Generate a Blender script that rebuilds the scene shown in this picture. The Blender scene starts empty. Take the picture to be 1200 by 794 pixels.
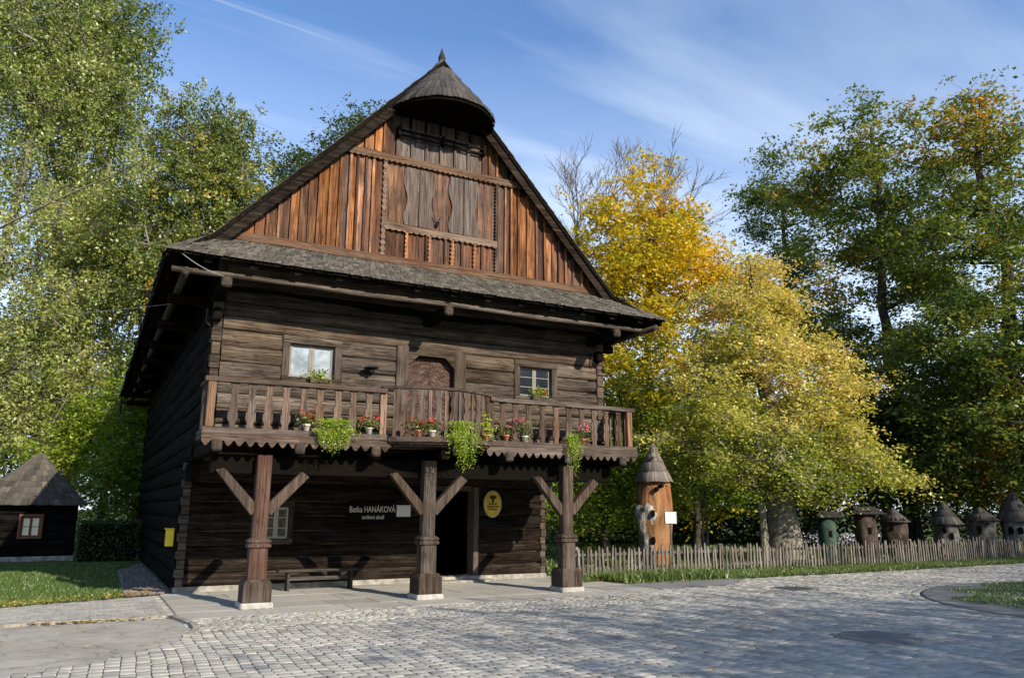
import bpy, math, random
import numpy as np
from mathutils import Vector, Matrix

# ------------------------------------------------------------------ camera, sky, sun, exposure
scene = bpy.context.scene
COL = scene.collection
CAM = np.array([-1.728, -17.558, 1.65])
YAW, PITCH, ROLL, FPX = 0.490, 0.2150, 0.004, 913.9
HD = np.array([math.sin(YAW), math.cos(YAW), 0.0])      # heading on the ground
RT = np.array([math.cos(YAW), -math.sin(YAW), 0.0])     # to the right of the heading
cd = bpy.data.cameras.new('camera')
cam = bpy.data.objects.new('camera', cd)
COL.objects.link(cam)
fw = Vector(HD * math.cos(PITCH)) + Vector((0, 0, math.sin(PITCH)))
upv = Vector(-HD * math.sin(PITCH)) + Vector((0, 0, math.cos(PITCH)))
r2 = math.cos(ROLL) * Vector(RT) + math.sin(ROLL) * upv
u2 = -math.sin(ROLL) * Vector(RT) + math.cos(ROLL) * upv
M3 = Matrix((r2, u2, -fw)).transposed()
cam.matrix_world = Matrix.Translation(Vector(CAM)) @ M3.to_4x4()
cd.sensor_width = 36.0
cd.lens = 36.0 * FPX / 1200.0
cd.clip_end = 3000
scene.camera = cam

SUN_AZ, SUN_EL = math.radians(16.0), math.radians(27.0)  # azimuth off the facade's normal, to its right
SUN = np.array([math.sin(SUN_AZ) * math.cos(SUN_EL), -math.cos(SUN_AZ) * math.cos(SUN_EL), math.sin(SUN_EL)])
world = bpy.data.worlds.new('World')
scene.world = world
world.use_nodes = True
wt = world.node_tree
wt.nodes.clear()
wo = wt.nodes.new('ShaderNodeOutputWorld')
wb = wt.nodes.new('ShaderNodeBackground')
wb.inputs['Strength'].default_value = 0.10
sky = wt.nodes.new('ShaderNodeTexSky')
sky.sky_type = 'NISHITA'
sky.sun_disc = False
sky.sun_elevation = SUN_EL
sky.sun_rotation = math.pi - SUN_AZ
sky.altitude = 400
sky.air_density = 1.0
sky.dust_density = 0.6
sky.ozone_density = 2.2
tcw = wt.nodes.new('ShaderNodeTexCoord')
def wnode(t, **k):
    n = wt.nodes.new(t)
    for a, b in k.items():
        setattr(n, a, b)
    return n
# thin cirrus: noise on the direction flattened on to a high layer
sep = wnode('ShaderNodeSeparateXYZ'); wt.links.new(tcw.outputs['Generated'], sep.inputs[0])
mz = wnode('ShaderNodeMath', operation='MAXIMUM'); wt.links.new(sep.outputs[2], mz.inputs[0]); mz.inputs[1].default_value = 0.06
dx = wnode('ShaderNodeMath', operation='DIVIDE'); wt.links.new(sep.outputs[0], dx.inputs[0]); wt.links.new(mz.outputs[0], dx.inputs[1])
dy = wnode('ShaderNodeMath', operation='DIVIDE'); wt.links.new(sep.outputs[1], dy.inputs[0]); wt.links.new(mz.outputs[0], dy.inputs[1])
cmb = wnode('ShaderNodeCombineXYZ'); wt.links.new(dx.outputs[0], cmb.inputs[0]); wt.links.new(dy.outputs[0], cmb.inputs[1])
mp = wnode('ShaderNodeMapping'); wt.links.new(cmb.outputs[0], mp.inputs[0])
mp.inputs['Rotation'].default_value = (0, 0, 0.9); mp.inputs['Scale'].default_value = (0.55, 1.5, 1); mp.inputs['Location'].default_value = (0.7, 0.35, 0)
nz = wnode('ShaderNodeTexNoise'); wt.links.new(mp.outputs[0], nz.inputs['Vector'])
nz.inputs['Scale'].default_value = 0.9; nz.inputs['Detail'].default_value = 7; nz.inputs['Roughness'].default_value = 0.55; nz.inputs['Distortion'].default_value = 0.5
rp = wnode('ShaderNodeValToRGB'); wt.links.new(nz.outputs['Fac'], rp.inputs[0])
rp.color_ramp.elements[0].position = 0.46; rp.color_ramp.elements[0].color = (0.02, 0.02, 0.02, 1)
rp.color_ramp.elements[1].position = 0.80; rp.color_ramp.elements[1].color = (0.42, 0.42, 0.42, 1)
# low thin veil that thickens with the path length towards the horizon
veil = wnode('ShaderNodeMapRange'); wt.links.new(sep.outputs[2], veil.inputs[0])
veil.inputs[1].default_value = 0.55; veil.inputs[2].default_value = 0.10; veil.inputs[3].default_value = 0.0; veil.inputs[4].default_value = 0.55
addf = wnode('ShaderNodeMath', operation='ADD', use_clamp=True); wt.links.new(rp.outputs[0], addf.inputs[0]); wt.links.new(veil.outputs[0], addf.inputs[1])
mixs = wnode('ShaderNodeMix', data_type='RGBA'); wt.links.new(addf.outputs[0], mixs.inputs[0])
tint = wnode('ShaderNodeMix', data_type='RGBA', blend_type='MULTIPLY'); tint.inputs[0].default_value = 1.0
wt.links.new(sky.outputs[0], tint.inputs[6]); tint.inputs[7].default_value = (0.84, 1.10, 1.36, 1)
wt.links.new(tint.outputs[2], mixs.inputs[6]); mixs.inputs[7].default_value = (7.6, 8.2, 8.8, 1)
def sky_dir(px, py):
    d = np.array(fw) + np.array(r2)*(px-600)/FPX - np.array(u2)*(py-397)/FPX
    return d/np.linalg.norm(d)
c0, c1 = sky_dir(265, 4), sky_dir(420, 58)
cn = np.cross(c0, c1); cn /= np.linalg.norm(cn); ca = c1-c0; cl = np.linalg.norm(ca); ca /= cl
vd = wnode('ShaderNodeVectorMath', operation='DOT_PRODUCT'); wt.links.new(tcw.outputs['Generated'], vd.inputs[0]); vd.inputs[1].default_value = tuple(cn)
ab = wnode('ShaderNodeMath', operation='ABSOLUTE'); wt.links.new(vd.outputs['Value'], ab.inputs[0])
wid = wnode('ShaderNodeMapRange', interpolation_type='SMOOTHSTEP'); wt.links.new(ab.outputs[0], wid.inputs[0]); wid.inputs[1].default_value = .0024; wid.inputs[2].default_value = .0002; wid.inputs[3].default_value = 0; wid.inputs[4].default_value = .10
vl = wnode('ShaderNodeVectorMath', operation='DOT_PRODUCT'); wt.links.new(tcw.outputs['Generated'], vl.inputs[0]); vl.inputs[1].default_value = tuple(ca)
ml = wnode('ShaderNodeMapRange', interpolation_type='SMOOTHSTEP'); wt.links.new(vl.outputs['Value'], ml.inputs[0]); q0 = float(c0@ca); ml.inputs[1].default_value = q0+cl; ml.inputs[2].default_value = q0+cl*.5; ml.inputs[3].default_value = 0; ml.inputs[4].default_value = 1
mm = wnode('ShaderNodeMath', operation='MULTIPLY'); wt.links.new(wid.outputs[0], mm.inputs[0]); wt.links.new(ml.outputs[0], mm.inputs[1])
mixc = wnode('ShaderNodeMix', data_type='RGBA'); wt.links.new(mm.outputs[0], mixc.inputs[0]); wt.links.new(mixs.outputs[2], mixc.inputs[6]); mixc.inputs[7].default_value = (7.5, 7.8, 8.0, 1)
wt.links.new(mixc.outputs[2], wb.inputs[0])
wt.links.new(wb.outputs[0], wo.inputs[0])

sl = bpy.data.lights.new('sun', 'SUN')
sl.energy = 5.0
sl.angle = math.radians(0.53)
sl.color = (1.0, 0.90, 0.74)
so = bpy.data.objects.new('sun', sl)
COL.objects.link(so)
so.rotation_euler = Vector(SUN).to_track_quat('Z', 'Y').to_euler()
so.location = (10, -40, 40)

scene.view_settings.view_transform = 'Standard'
scene.view_settings.look = 'None'
scene.view_settings.gamma = 1.0
scene.view_settings.use_curve_mapping = False
scene.view_settings.exposure = 0.8
scene.cycles.max_bounces = 6
scene.cycles.diffuse_bounces = 1
scene.cycles.transmission_bounces = 4
scene.cycles.transparent_max_bounces = 8
scene.cycles.use_denoising = True

rng = np.random.default_rng(7)
random.seed(7)

def at(px, D, z=0.0):
    """a place in the world: bearing given as a column of a 1200 px wide picture, distance D along the heading"""
    k = (px - 600.0) / (FPX / math.cos(PITCH)) if False else (px - 600.0) / FPX
    # small pitch correction: bearing measured at the horizon
    k = (px - 600.0) / FPX * math.cos(PITCH)
    p = CAM + HD * D + RT * (k * D)
    return (float(p[0]), float(p[1]), z)

def project(P):
    P = np.asarray(P, float) - CAM
    z = P @ np.array(fw)
    x = P @ np.array(r2)
    y = P @ np.array(u2)
    return 600 + FPX * x / z, 397 - FPX * y / z, z

# ------------------------------------------------------------------ small mesh library
class MB:
    def __init__(s):
        s.v = []; s.f = []
    def add(s, vs, fs):
        b = len(s.v); s.v += [tuple(map(float, p)) for p in vs]; s.f += [tuple(b + i for i in f) for f in fs]; return s
    def box(s, x0, x1, y0, y1, z0, z1, bev=0.0):
        if bev <= 0:
            return s.add([(x0,y0,z0),(x1,y0,z0),(x1,y1,z0),(x0,y1,z0),(x0,y0,z1),(x1,y0,z1),(x1,y1,z1),(x0,y1,z1)],
                         [(3,2,1,0),(4,5,6,7),(0,1,5,4),(1,2,6,5),(2,3,7,6),(3,0,4,7)])
        b = min(bev, (x1-x0)/2.2, (y1-y0)/2.2, (z1-z0)/2.2)
        vs = []; idx = {}
        for ix, (X, sx) in enumerate(((x0,1),(x1,-1))):
            for iy, (Y, sy) in enumerate(((y0,1),(y1,-1))):
                for iz, (Z, sz) in enumerate(((z0,1),(z1,-1))):
                    for k in range(3):
                        p = [X + sx*b, Y + sy*b, Z + sz*b]
                        p[k] = (X, Y, Z)[k]
                        idx[(ix,iy,iz,k)] = len(vs); vs.append(p)
        I = idx; fs = []
        for s_ in (0,1):
            q = [I[(s_,0,0,0)],I[(s_,1,0,0)],I[(s_,1,1,0)],I[(s_,0,1,0)]]; fs.append(q if s_ else q[::-1])
            q = [I[(0,s_,0,1)],I[(1,s_,0,1)],I[(1,s_,1,1)],I[(0,s_,1,1)]]; fs.append(q[::-1] if s_ else q)
            q = [I[(0,0,s_,2)],I[(1,0,s_,2)],I[(1,1,s_,2)],I[(0,1,s_,2)]]; fs.append(q if s_ else q[::-1])
        for a in (0,1):
            for c in (0,1):
                fs.append([I[(a,c,0,0)],I[(a,c,1,0)],I[(a,c,1,1)],I[(a,c,0,1)]])
                fs.append([I[(a,0,c,0)],I[(a,1,c,0)],I[(a,1,c,2)],I[(a,0,c,2)]])
                fs.append([I[(0,a,c,1)],I[(1,a,c,1)],I[(1,a,c,2)],I[(0,a,c,2)]])
                for e in (0,1):
                    fs.append([I[(a,c,e,0)],I[(a,c,e,1)],I[(a,c,e,2)]])
        return s.add(vs, fs)
    def prism(s, poly, axis, a, b):
        """extrude a 2D outline; axis 'y': poly in (x,z); axis 'x': poly in (y,z); axis 'z': poly in (x,y)"""
        n = len(poly)
        def P(u, w, t):
            return {'y': (u, t, w), 'x': (t, u, w), 'z': (u, w, t)}[axis]
        vs = [P(u, w, a) for u, w in poly] + [P(u, w, b) for u, w in poly]
        fs = [tuple(range(n))[::-1], tuple(range(n, 2*n))] + [(i, (i+1) % n, n + (i+1) % n, n + i) for i in range(n)]
        return s.add(vs, fs)
    def lathe(s, prof, n=16, c=(0,0), a0=0.0, a1=2*math.pi, sx=1.0, sy=1.0, wob=None):
        full = abs(a1 - a0 - 2*math.pi) < 1e-6
        m = n if full else n + 1
        vs = []; fs = []
        for k, (r, z) in enumerate(prof):
            for i in range(m):
                t = a0 + (a1 - a0) * i / n
                w = wob(t, z) if wob else 1.0
                vs.append((c[0] + r*w*sx*math.cos(t), c[1] + r*w*sy*math.sin(t), z))
        for k in range(len(prof) - 1):
            for i in range(n):
                j = (i + 1) % m
                fs.append((k*m+i, k*m+j, (k+1)*m+j, (k+1)*m+i))
        return s.add(vs, fs)
    def tube(s, pts, rad, n=8):
        pts = [Vector(p) for p in pts]
        rad = rad if isinstance(rad, (list, tuple)) else [rad]*len(pts)
        vs = []; fs = []
        for k, p in enumerate(pts):
            d = (pts[min(k+1, len(pts)-1)] - pts[max(k-1, 0)]).normalized()
            a = d.cross(Vector((0,0,1)) if abs(d.z) < .9 else Vector((1,0,0))).normalized()
            b = d.cross(a)
            for i in range(n):
                t = 2*math.pi*i/n
                vs.append(p + rad[k]*(math.cos(t)*a + math.sin(t)*b))
        for k in range(len(pts)-1):
            for i in range(n):
                fs.append((k*n+i, k*n+(i+1) % n, (k+1)*n+(i+1) % n, (k+1)*n+i))
        fs.append(tuple(range(n))[::-1]); fs.append(tuple(range((len(pts)-1)*n, len(pts)*n)))
        return s.add(vs, fs)
    def mesh(s, name, mat=None, smooth=False):
        me = bpy.data.meshes.new(name)
        me.from_pydata(s.v, [], s.f)
        if mat: me.materials.append(mat)
        if smooth: me.polygons.foreach_set('use_smooth', [True]*len(me.polygons))
        me.update()
        return me
    def obj(s, name, mat, parent=None, smooth=False, loc=None, rotz=0.0):
        return link(name, s.mesh(name, mat, smooth), parent, loc, rotz)

def link(name, me, parent=None, loc=None, rotz=0.0):
    o = bpy.data.objects.new(name, me)
    COL.objects.link(o)
    if parent: o.parent = parent
    if loc is not None: o.location = loc
    if rotz: o.rotation_euler = (0, 0, rotz)
    return o

def tag(o, label=None, cat=None, group=None, kind=None):
    if label: o['label'] = label
    if cat: o['category'] = cat
    if group: o['group'] = group
    if kind: o['kind'] = kind
    return o

def thing(name, label, cat, loc=(0,0,0), rotz=0.0, group=None):
    return tag(link(name, None, None, loc, rotz), label, cat, group)

def npmesh(name, V, F, mat, tone=None, smooth=False):
    """V (n,3), F (m,k) -> mesh, fast"""
    V = np.ascontiguousarray(V, np.float32); F = np.ascontiguousarray(F, np.int32)
    me = bpy.data.meshes.new(name)
    me.vertices.add(len(V)); me.vertices.foreach_set('co', V.ravel())
    me.loops.add(F.size); me.loops.foreach_set('vertex_index', F.ravel())
    me.polygons.add(len(F)); me.polygons.foreach_set('loop_start', np.arange(0, F.size, F.shape[1], dtype=np.int32))
    me.update(calc_edges=True)
    if smooth: me.polygons.foreach_set('use_smooth', np.ones(len(F), bool))
    if tone is not None:
        a = me.attributes.new('tone', 'FLOAT', 'FACE'); a.data.foreach_set('value', np.ascontiguousarray(tone, np.float32))
    me.materials.append(mat)
    return me

# ------------------------------------------------------------------ materials
class NT:
    def __init__(s, name):
        s.m = bpy.data.materials.new(name); s.m.use_nodes = True
        s.t = s.m.node_tree; s.t.nodes.clear()
        s.out = s.n('ShaderNodeOutputMaterial')
    def n(s, t, **k):
        x = s.t.nodes.new(t)
        for a, b in k.items(): setattr(x, a, b)
        return x
    def l(s, a, b): s.t.links.new(a, b)
    def val(s, sock, v):
        if hasattr(v, 'is_linked'): s.l(v, sock)
        else: sock.default_value = v
    def math(s, op, a, b=0.0, c=None, clamp=False):
        x = s.n('ShaderNodeMath', operation=op, use_clamp=clamp)
        s.val(x.inputs[0], a); s.val(x.inputs[1], b)
        if c is not None: s.val(x.inputs[2], c)
        return x.outputs[0]
    def mix(s, f, a, b, blend='MIX'):
        x = s.n('ShaderNodeMix', data_type='RGBA', blend_type=blend)
        s.val(x.inputs[0], f)
        for k, v in ((6, a), (7, b)):
            if hasattr(v, 'is_linked'): s.l(v, x.inputs[k])
            else: x.inputs[k].default_value = (*v[:3], 1)
        return x.outputs[2]
    def noise(s, vec, scale, detail=4, rough=.55, dist=0.0):
        x = s.n('ShaderNodeTexNoise')
        if vec is not None: s.l(vec, x.inputs['Vector'])
        x.inputs['Scale'].default_value = scale; x.inputs['Detail'].default_value = detail
        x.inputs['Roughness'].default_value = rough; x.inputs['Distortion'].default_value = dist
        return x.outputs['Fac']
    def ramp(s, fac, stops):
        x = s.n('ShaderNodeValToRGB'); s.l(fac, x.inputs[0])
        cr = x.color_ramp
        while len(cr.elements) < len(stops): cr.elements.new(0.5)
        for e, (p, c) in zip(cr.elements, stops):
            e.position = p; e.color = (*c, 1) if len(c) == 3 else c
        return x.outputs[0]
    def vec(s, scale, rnd=True, src='Object'):
        tc = s.n('ShaderNodeTexCoord'); v = tc.outputs[src]
        if rnd:
            oi = s.n('ShaderNodeObjectInfo')
            r = s.math('MULTIPLY', oi.outputs['Random'], 57.0)
            a = s.n('ShaderNodeVectorMath', operation='ADD'); s.l(v, a.inputs[0]); s.l(r, a.inputs[1]); v = a.outputs[0]
            s.rand = oi.outputs['Random']
        m = s.n('ShaderNodeVectorMath', operation='MULTIPLY'); s.l(v, m.inputs[0]); m.inputs[1].default_value = scale
        s.raw = v
        return m.outputs[0]
    def bump(s, h, strength=.4, dist=.02, prev=None):
        b = s.n('ShaderNodeBump'); b.inputs['Strength'].default_value = strength; b.inputs['Distance'].default_value = dist
        s.l(h, b.inputs['Height'])
        if prev is not None: s.l(prev, b.inputs['Normal'])
        return b.outputs[0]
    def bsdf(s, col, rough=.8, normal=None, spec=.3, metal=0.0):
        b = s.n('ShaderNodeBsdfPrincipled')
        if hasattr(col, 'is_linked'): s.l(col, b.inputs['Base Color'])
        else: b.inputs['Base Color'].default_value = (*col, 1)
        s.val(b.inputs['Roughness'], rough)
        b.inputs['Specular IOR Level'].default_value = spec
        b.inputs['Metallic'].default_value = metal
        if normal is not None: s.l(normal, b.inputs['Normal'])
        s.l(b.outputs[0], s.out.inputs[0])
        return b

def wood(name, dark, mid, light, axis='x', var=.35, knots=True, fine=1.0, grey=None, greyamt=.4, bump=.5, spec=.12):
    t = NT(name)
    long_, across = 1.1, 15.0
    sc = {'x': (long_, across, across), 'y': (across, long_, across), 'z': (across, across, long_)}[axis]
    v = t.vec(sc)
    n1 = t.noise(v, 1.0, 6, .62, .35)
    col = t.ramp(n1, [(.28, dark), (.5, mid), (.74, light)])
    sc2 = tuple(q * (1.6 if q < 5 else 5.5) for q in sc)
    m2 = t.n('ShaderNodeVectorMath', operation='MULTIPLY'); t.l(t.raw, m2.inputs[0]); m2.inputs[1].default_value = sc2
    n2 = t.noise(m2.outputs[0], 1.0, 4, .6)
    st = t.ramp(n2, [(.30, (.45, .45, .45)), (.52, (1, 1, 1)), (.8, (1.18, 1.18, 1.18))])
    col = t.mix(.6, col, st, 'MULTIPLY')
    if grey is not None:
        n3 = t.noise(t.raw, 1.7, 4, .6)
        g = t.ramp(n3, [(.40, (0, 0, 0)), (.68, (greyamt,)*3)])
        col = t.mix(g, col, grey)
    # long drying cracks
    sc3 = tuple(q * (.55 if q < 5 else 2.2) for q in sc)
    m3 = t.n('ShaderNodeVectorMath', operation='MULTIPLY'); t.l(t.raw, m3.inputs[0]); m3.inputs[1].default_value = sc3
    n4 = t.noise(m3.outputs[0], 1.0, 3, .5, .6)
    ck = t.math('ABSOLUTE', t.math('SUBTRACT', n4, .5))
    crack = t.ramp(ck, [(.0, (.12, .12, .12)), (.012, (.4, .4, .4)), (.032, (1, 1, 1))])
    col = t.mix(.8, col, crack, 'MULTIPLY')
    if knots:
        vo = t.n('ShaderNodeTexVoronoi'); m5 = t.n('ShaderNodeVectorMath', operation='MULTIPLY'); t.l(t.raw, m5.inputs[0])
        m5.inputs[1].default_value = tuple(1.5 if q < 5 else 4.5 for q in sc); t.l(m5.outputs[0], vo.inputs['Vector']); vo.inputs['Scale'].default_value = 1.0
        kn = t.ramp(vo.outputs['Distance'], [(.05, (.35, .32, .30)), (.13, (1, 1, 1))])
        col = t.mix(.8, col, kn, 'MULTIPLY')
    hv = t.n('ShaderNodeHueSaturation'); t.l(col, hv.inputs['Color'])
    t.l(t.math('MULTIPLY_ADD', t.rand, 2*var, 1 - var), hv.inputs['Value'])
    wn = t.n('ShaderNodeTexWhiteNoise', noise_dimensions='1D'); t.l(t.rand, wn.inputs['W'])
    t.l(t.math('MULTIPLY_ADD', wn.outputs['Value'], .30, .74), hv.inputs['Saturation'])
    h = t.math('MULTIPLY', t.math('MULTIPLY_ADD', n2, .6, n1), crack)
    t.bsdf(hv.outputs[0], .86, t.bump(h, bump, .02), spec)
    return t.m

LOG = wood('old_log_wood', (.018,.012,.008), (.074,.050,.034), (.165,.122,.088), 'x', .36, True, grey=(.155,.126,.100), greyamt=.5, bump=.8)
LOGL = wood('shade_toned_log_wood', (.004,.003,.002), (.017,.011,.008), (.056,.037,.026), 'x', .36, True, grey=(.044,.035,.028), greyamt=.45, bump=.8, spec=.02)  # log wood with the arcade's shade put into its colour; also dark barge boards
LOGV = wood('old_post_wood', (.018,.012,.009), (.055,.036,.026), (.105,.073,.053), 'z', .25, True, grey=(.14,.115,.095), greyamt=.35, bump=.6)
LOGY = wood('old_beam_wood', (.020,.015,.011), (.05,.036,.027), (.10,.075,.056), 'y', .25, True, grey=(.13,.115,.10), greyamt=.35, bump=.6)
BRACE = wood('weathered_brace_wood', (.022,.014,.010), (.060,.042,.031), (.105,.078,.060), 'z', .2, True, bump=.5)
SIDE = wood('shade_black_log_wood', (.002,.002,.002), (.005,.004,.004), (.013,.011,.010), 'x', .3, True, grey=(.017,.017,.016), greyamt=.5, bump=.9, spec=.02)  # logs blackened in colour to paint in the shade of the side walls
DARKX = wood('shade_dark_wood', (.004,.003,.003), (.011,.008,.006), (.024,.018,.015), 'x', .25, False, bump=.5, spec=.02)  # soffit and ceiling timber, shade painted into the colour
DARKY = wood('shade_dark_rafter_wood', (.003,.003,.002), (.009,.007,.005), (.018,.014,.011), 'y', .25, False, bump=.5, spec=.02)  # rafters, joists and roof undersides, darkened in colour to stand for shade
GABLE = wood('orange_board', (.055,.019,.008), (.225,.085,.028), (.46,.205,.066), 'z', .45, True, grey=(.055,.030,.020), greyamt=.75, bump=.5)
GABLE2 = wood('red_brown_board', (.034,.015,.009), (.115,.047,.024), (.225,.105,.052), 'z', .40, True, grey=(.050,.034,.027), greyamt=.75, bump=.5)
GREYV = wood('grey_board', (.045,.033,.027), (.105,.080,.067), (.18,.145,.122), 'z', .22, True, bump=.5)
GABLEX = wood('brown_gable_beam', (.045,.024,.014), (.125,.068,.040), (.215,.130,.080), 'x', .3, True, grey=(.14,.105,.08), greyamt=.6, bump=.5)
BAL = wood('baluster_wood', (.030,.017,.011), (.082,.047,.030), (.160,.100,.066), 'z', .38, True, grey=(.15,.12,.10), greyamt=.5, bump=.5)
RAILX = wood('handrail_wood', (.026,.017,.012), (.078,.052,.038), (.15,.108,.083), 'x', .28, True, grey=(.15,.12,.10), greyamt=.4, bump=.5)
POSTORANGE = wood('orange_post_wood', (.08,.035,.016), (.21,.105,.050), (.36,.21,.11), 'z', .2, True, grey=(.12,.085,.06), greyamt=.5, bump=.5)
POSTRED = wood('red_stained_post_wood', (.032,.014,.010), (.082,.038,.027), (.14,.080,.058), 'z', .15, True, grey=(.13,.10,.085), greyamt=.35, bump=.5)
PICKET = wood('picket_wood', (.05,.042,.034), (.12,.10,.082), (.23,.195,.16), 'z', .35, False, grey=(.20,.19,.165), greyamt=.6, bump=.4)
PICKETX = wood('fence_rail_wood', (.05,.042,.034), (.10,.085,.07), (.17,.15,.125), 'x', .25, False, bump=.4)
DOORW = wood('door_board', (.028,.015,.011), (.070,.038,.028), (.13,.076,.058), 'x', .25, False, bump=.4)
BENCHW = wood('dark_bench_wood', (.02,.016,.013), (.045,.038,.032), (.085,.075,.065), 'x', .2, False, bump=.3)

def shingle_mat(name, a, b, c, moss=None, mossamt=.3):
    t = NT(name)
    v = t.vec((1, 1, 1), False)
    at_ = t.n('ShaderNodeAttribute', attribute_name='tone')
    n1 = t.noise(v, 14, 5, .65)
    m = t.math('MULTIPLY_ADD', at_.outputs['Fac'], .75, t.math('MULTIPLY', n1, .35))
    col = t.ramp(m, [(.1, a), (.5, b), (.95, c)])
    if moss:
        n2 = t.noise(v, 2.2, 5, .6)
        g = t.ramp(n2, [(.42, (0,0,0)), (.66, (mossamt,)*3)])
        col = t.mix(g, col, moss)
    t.bsdf(col, .85, t.bump(t.noise(v, 60, 3), .35, .01), .2)
    return t.m
SHING = shingle_mat('grey_shingle', (.020,.018,.016), (.050,.044,.038), (.105,.092,.078), (.052,.052,.030), .4)
SHINGD = shingle_mat('dark_shingle', (.022,.020,.019), (.050,.046,.043), (.092,.084,.078))
SHINGH = shingle_mat('hive_shingle', (.060,.050,.044), (.135,.115,.102), (.23,.20,.18))

def plain(name, col, rough=.7, var=.12, scale=6, spec=.3, metal=0.0, bump=.2):
    t = NT(name)
    v = t.vec((1,1,1))
    n1 = t.noise(v, scale, 5, .6)
    c = t.ramp(n1, [(.3, tuple(max(0, q*(1-var*2)) for q in col)), (.7, tuple(q*(1+var) for q in col))])
    t.bsdf(c, rough, t.bump(t.noise(v, scale*9, 3), bump, .01), spec, metal)
    return t.m
STONE = plain('pale_base_stone', (.33,.315,.285), .85, .22, 9, bump=.5)
CONC = plain('threshold_stone', (.25,.232,.20), .88, .32, 6, bump=.4)
BLACK = plain('shade_black', (.006,.005,.004), .95, spec=.02)  # near-black; paints shade onto the arcade beam, hood underside and recesses
IRON = plain('black_iron', (.02,.02,.02), .5, .2, 10, .4, .6)
CHINK = plain('moss_chinking', (.12,.092,.058), .95, .35, 12, bump=.6)
YELLOW = plain('yellow_paint', (.80,.60,.02), .45, .06, 5, .4)
SIGNYEL = plain('sign_yellow', (.56,.38,.03), .55, .12, 5)
SIGNRIM = plain('sign_dark_print', (.03,.022,.015), .7)
WHITE = plain('white_plaque', (.58,.57,.56), .5, .05, 5)
BOARDBLK = plain('black_sign_board', (.006,.005,.005), .8, spec=.05)
LETTER = plain('cream_lettering', (.55,.50,.40), .6, .1, 12)
CURTAIN = plain('white_curtain', (.74,.76,.80), .9, .10, 5)
GLASSD = plain('dark_window_glass', (.012,.016,.022), .06, .2, 3, .6, bump=.02)
GLASSL = plain('bright_window_glass', (.27,.31,.36), .08, .35, 2.5, .6, bump=.03)
FRAMEW = plain('window_sash_paint', (.36,.33,.29), .6, .12, 8)
SASHD = plain('weathered_sash_paint', (.16,.145,.125), .6, .12, 8)
REDFRAME = plain('red_brown_sash', (.13,.045,.02), .6, .15, 8)
CABLE = plain('pale_cable', (.25,.25,.25), .6)
POTW = plain('cream_pot', (.62,.55,.47), .7, .1, 9)
POTT = plain('terracotta_pot', (.42,.17,.09), .8, .12, 9)
MANH = plain('cast_iron_cover', (.085,.085,.085), .6, .2, 20, .4, .3)
DIRT = plain('bare_earth', (.085,.070,.058), .95, .35, 5, bump=.8)
GREENP = plain('green_hive_paint', (.022,.055,.038), .75, .35, 6)

def bark(name, dark, mid, light, sc=(7,7,1.6), bump=1.0):
    t = NT(name); v = t.vec(sc)
    n1 = t.noise(v, 1.0, 7, .65, .4)
    n2 = t.noise(t.raw, 1.2, 4, .6)
    c = t.ramp(n1, [(.32, dark), (.52, mid), (.72, light)])
    c = t.mix(t.ramp(n2, [(.4, (0,0,0)), (.65, (.4,.4,.4))]), c, light)
    t.bsdf(c, .9, t.bump(n1, bump, .06), .15)
    return t.m
BARK = bark('dark_bark', (.018,.014,.011), (.045,.037,.030), (.085,.074,.060))
BARKG = bark('grey_bark', (.055,.047,.037), (.15,.13,.105), (.29,.26,.21), (5,5,2.5))
BARKB = bark('birch_bark', (.05,.042,.034), (.17,.15,.12), (.34,.31,.26), (3,3,9), .5)
BARKO = bark('bare_twig_bark', (.06,.05,.048), (.115,.10,.098), (.17,.155,.15))
HIVEW = bark('orange_hive_log', (.040,.018,.010), (.19,.080,.030), (.34,.20,.105), (4,4,1.1), 1.4)
HIVEG = bark('grey_hive_log', (.022,.02,.018), (.072,.068,.062), (.19,.182,.17), (5,5,3), .9)
HIVEB = bark('brown_hive_log', (.012,.009,.008), (.038,.026,.020), (.10,.078,.064), (6,6,2.5), .8)

def leaf_mat(name, stops, trans=.42):
    t = NT(name)
    a = t.n('ShaderNodeAttribute', attribute_name='tone')
    c = t.ramp(a.outputs['Fac'], stops)
    d = t.n('ShaderNodeBsdfDiffuse'); t.l(c, d.inputs[0])
    tr = t.n('ShaderNodeBsdfTranslucent')
    cc = t.mix(1.0, c, (1.15, 1.05, .55), 'MULTIPLY'); t.l(cc, tr.inputs[0])
    m = t.n('ShaderNodeMixShader'); m.inputs[0].default_value = trans
    t.l(d.outputs[0], m.inputs[1]); t.l(tr.outputs[0], m.inputs[2])
    g = t.n('ShaderNodeBsdfGlossy'); g.inputs['Roughness'].default_value = .45; g.inputs[0].default_value = (.9,.9,.9,1)
    m2 = t.n('ShaderNodeMixShader'); m2.inputs[0].default_value = .045
    t.l(m.outputs[0], m2.inputs[1]); t.l(g.outputs[0], m2.inputs[2]); t.l(m2.outputs[0], t.out.inputs[0])
    return t.m
L_BIRCH = leaf_mat('birch_leaves', [(0,(.070,.110,.016)),(.35,(.165,.215,.036)),(.7,(.30,.335,.085)),(.92,(.42,.40,.09)),(1,(.60,.42,.05))])
L_BIRCH2 = leaf_mat('dark_birch_leaves', [(0,(.045,.080,.012)),(.5,(.125,.170,.022)),(.85,(.23,.245,.035)),(1,(.55,.36,.03))])
L_GREEN = leaf_mat('green_leaves', [(0,(.022,.045,.010)),(.5,(.055,.095,.018)),(.9,(.12,.155,.03)),(1,(.25,.23,.04))])
L_LIME = leaf_mat('lime_leaves', [(0,(.06,.13,.014)),(.5,(.20,.31,.026)),(1,(.46,.50,.04))], .5)
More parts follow.
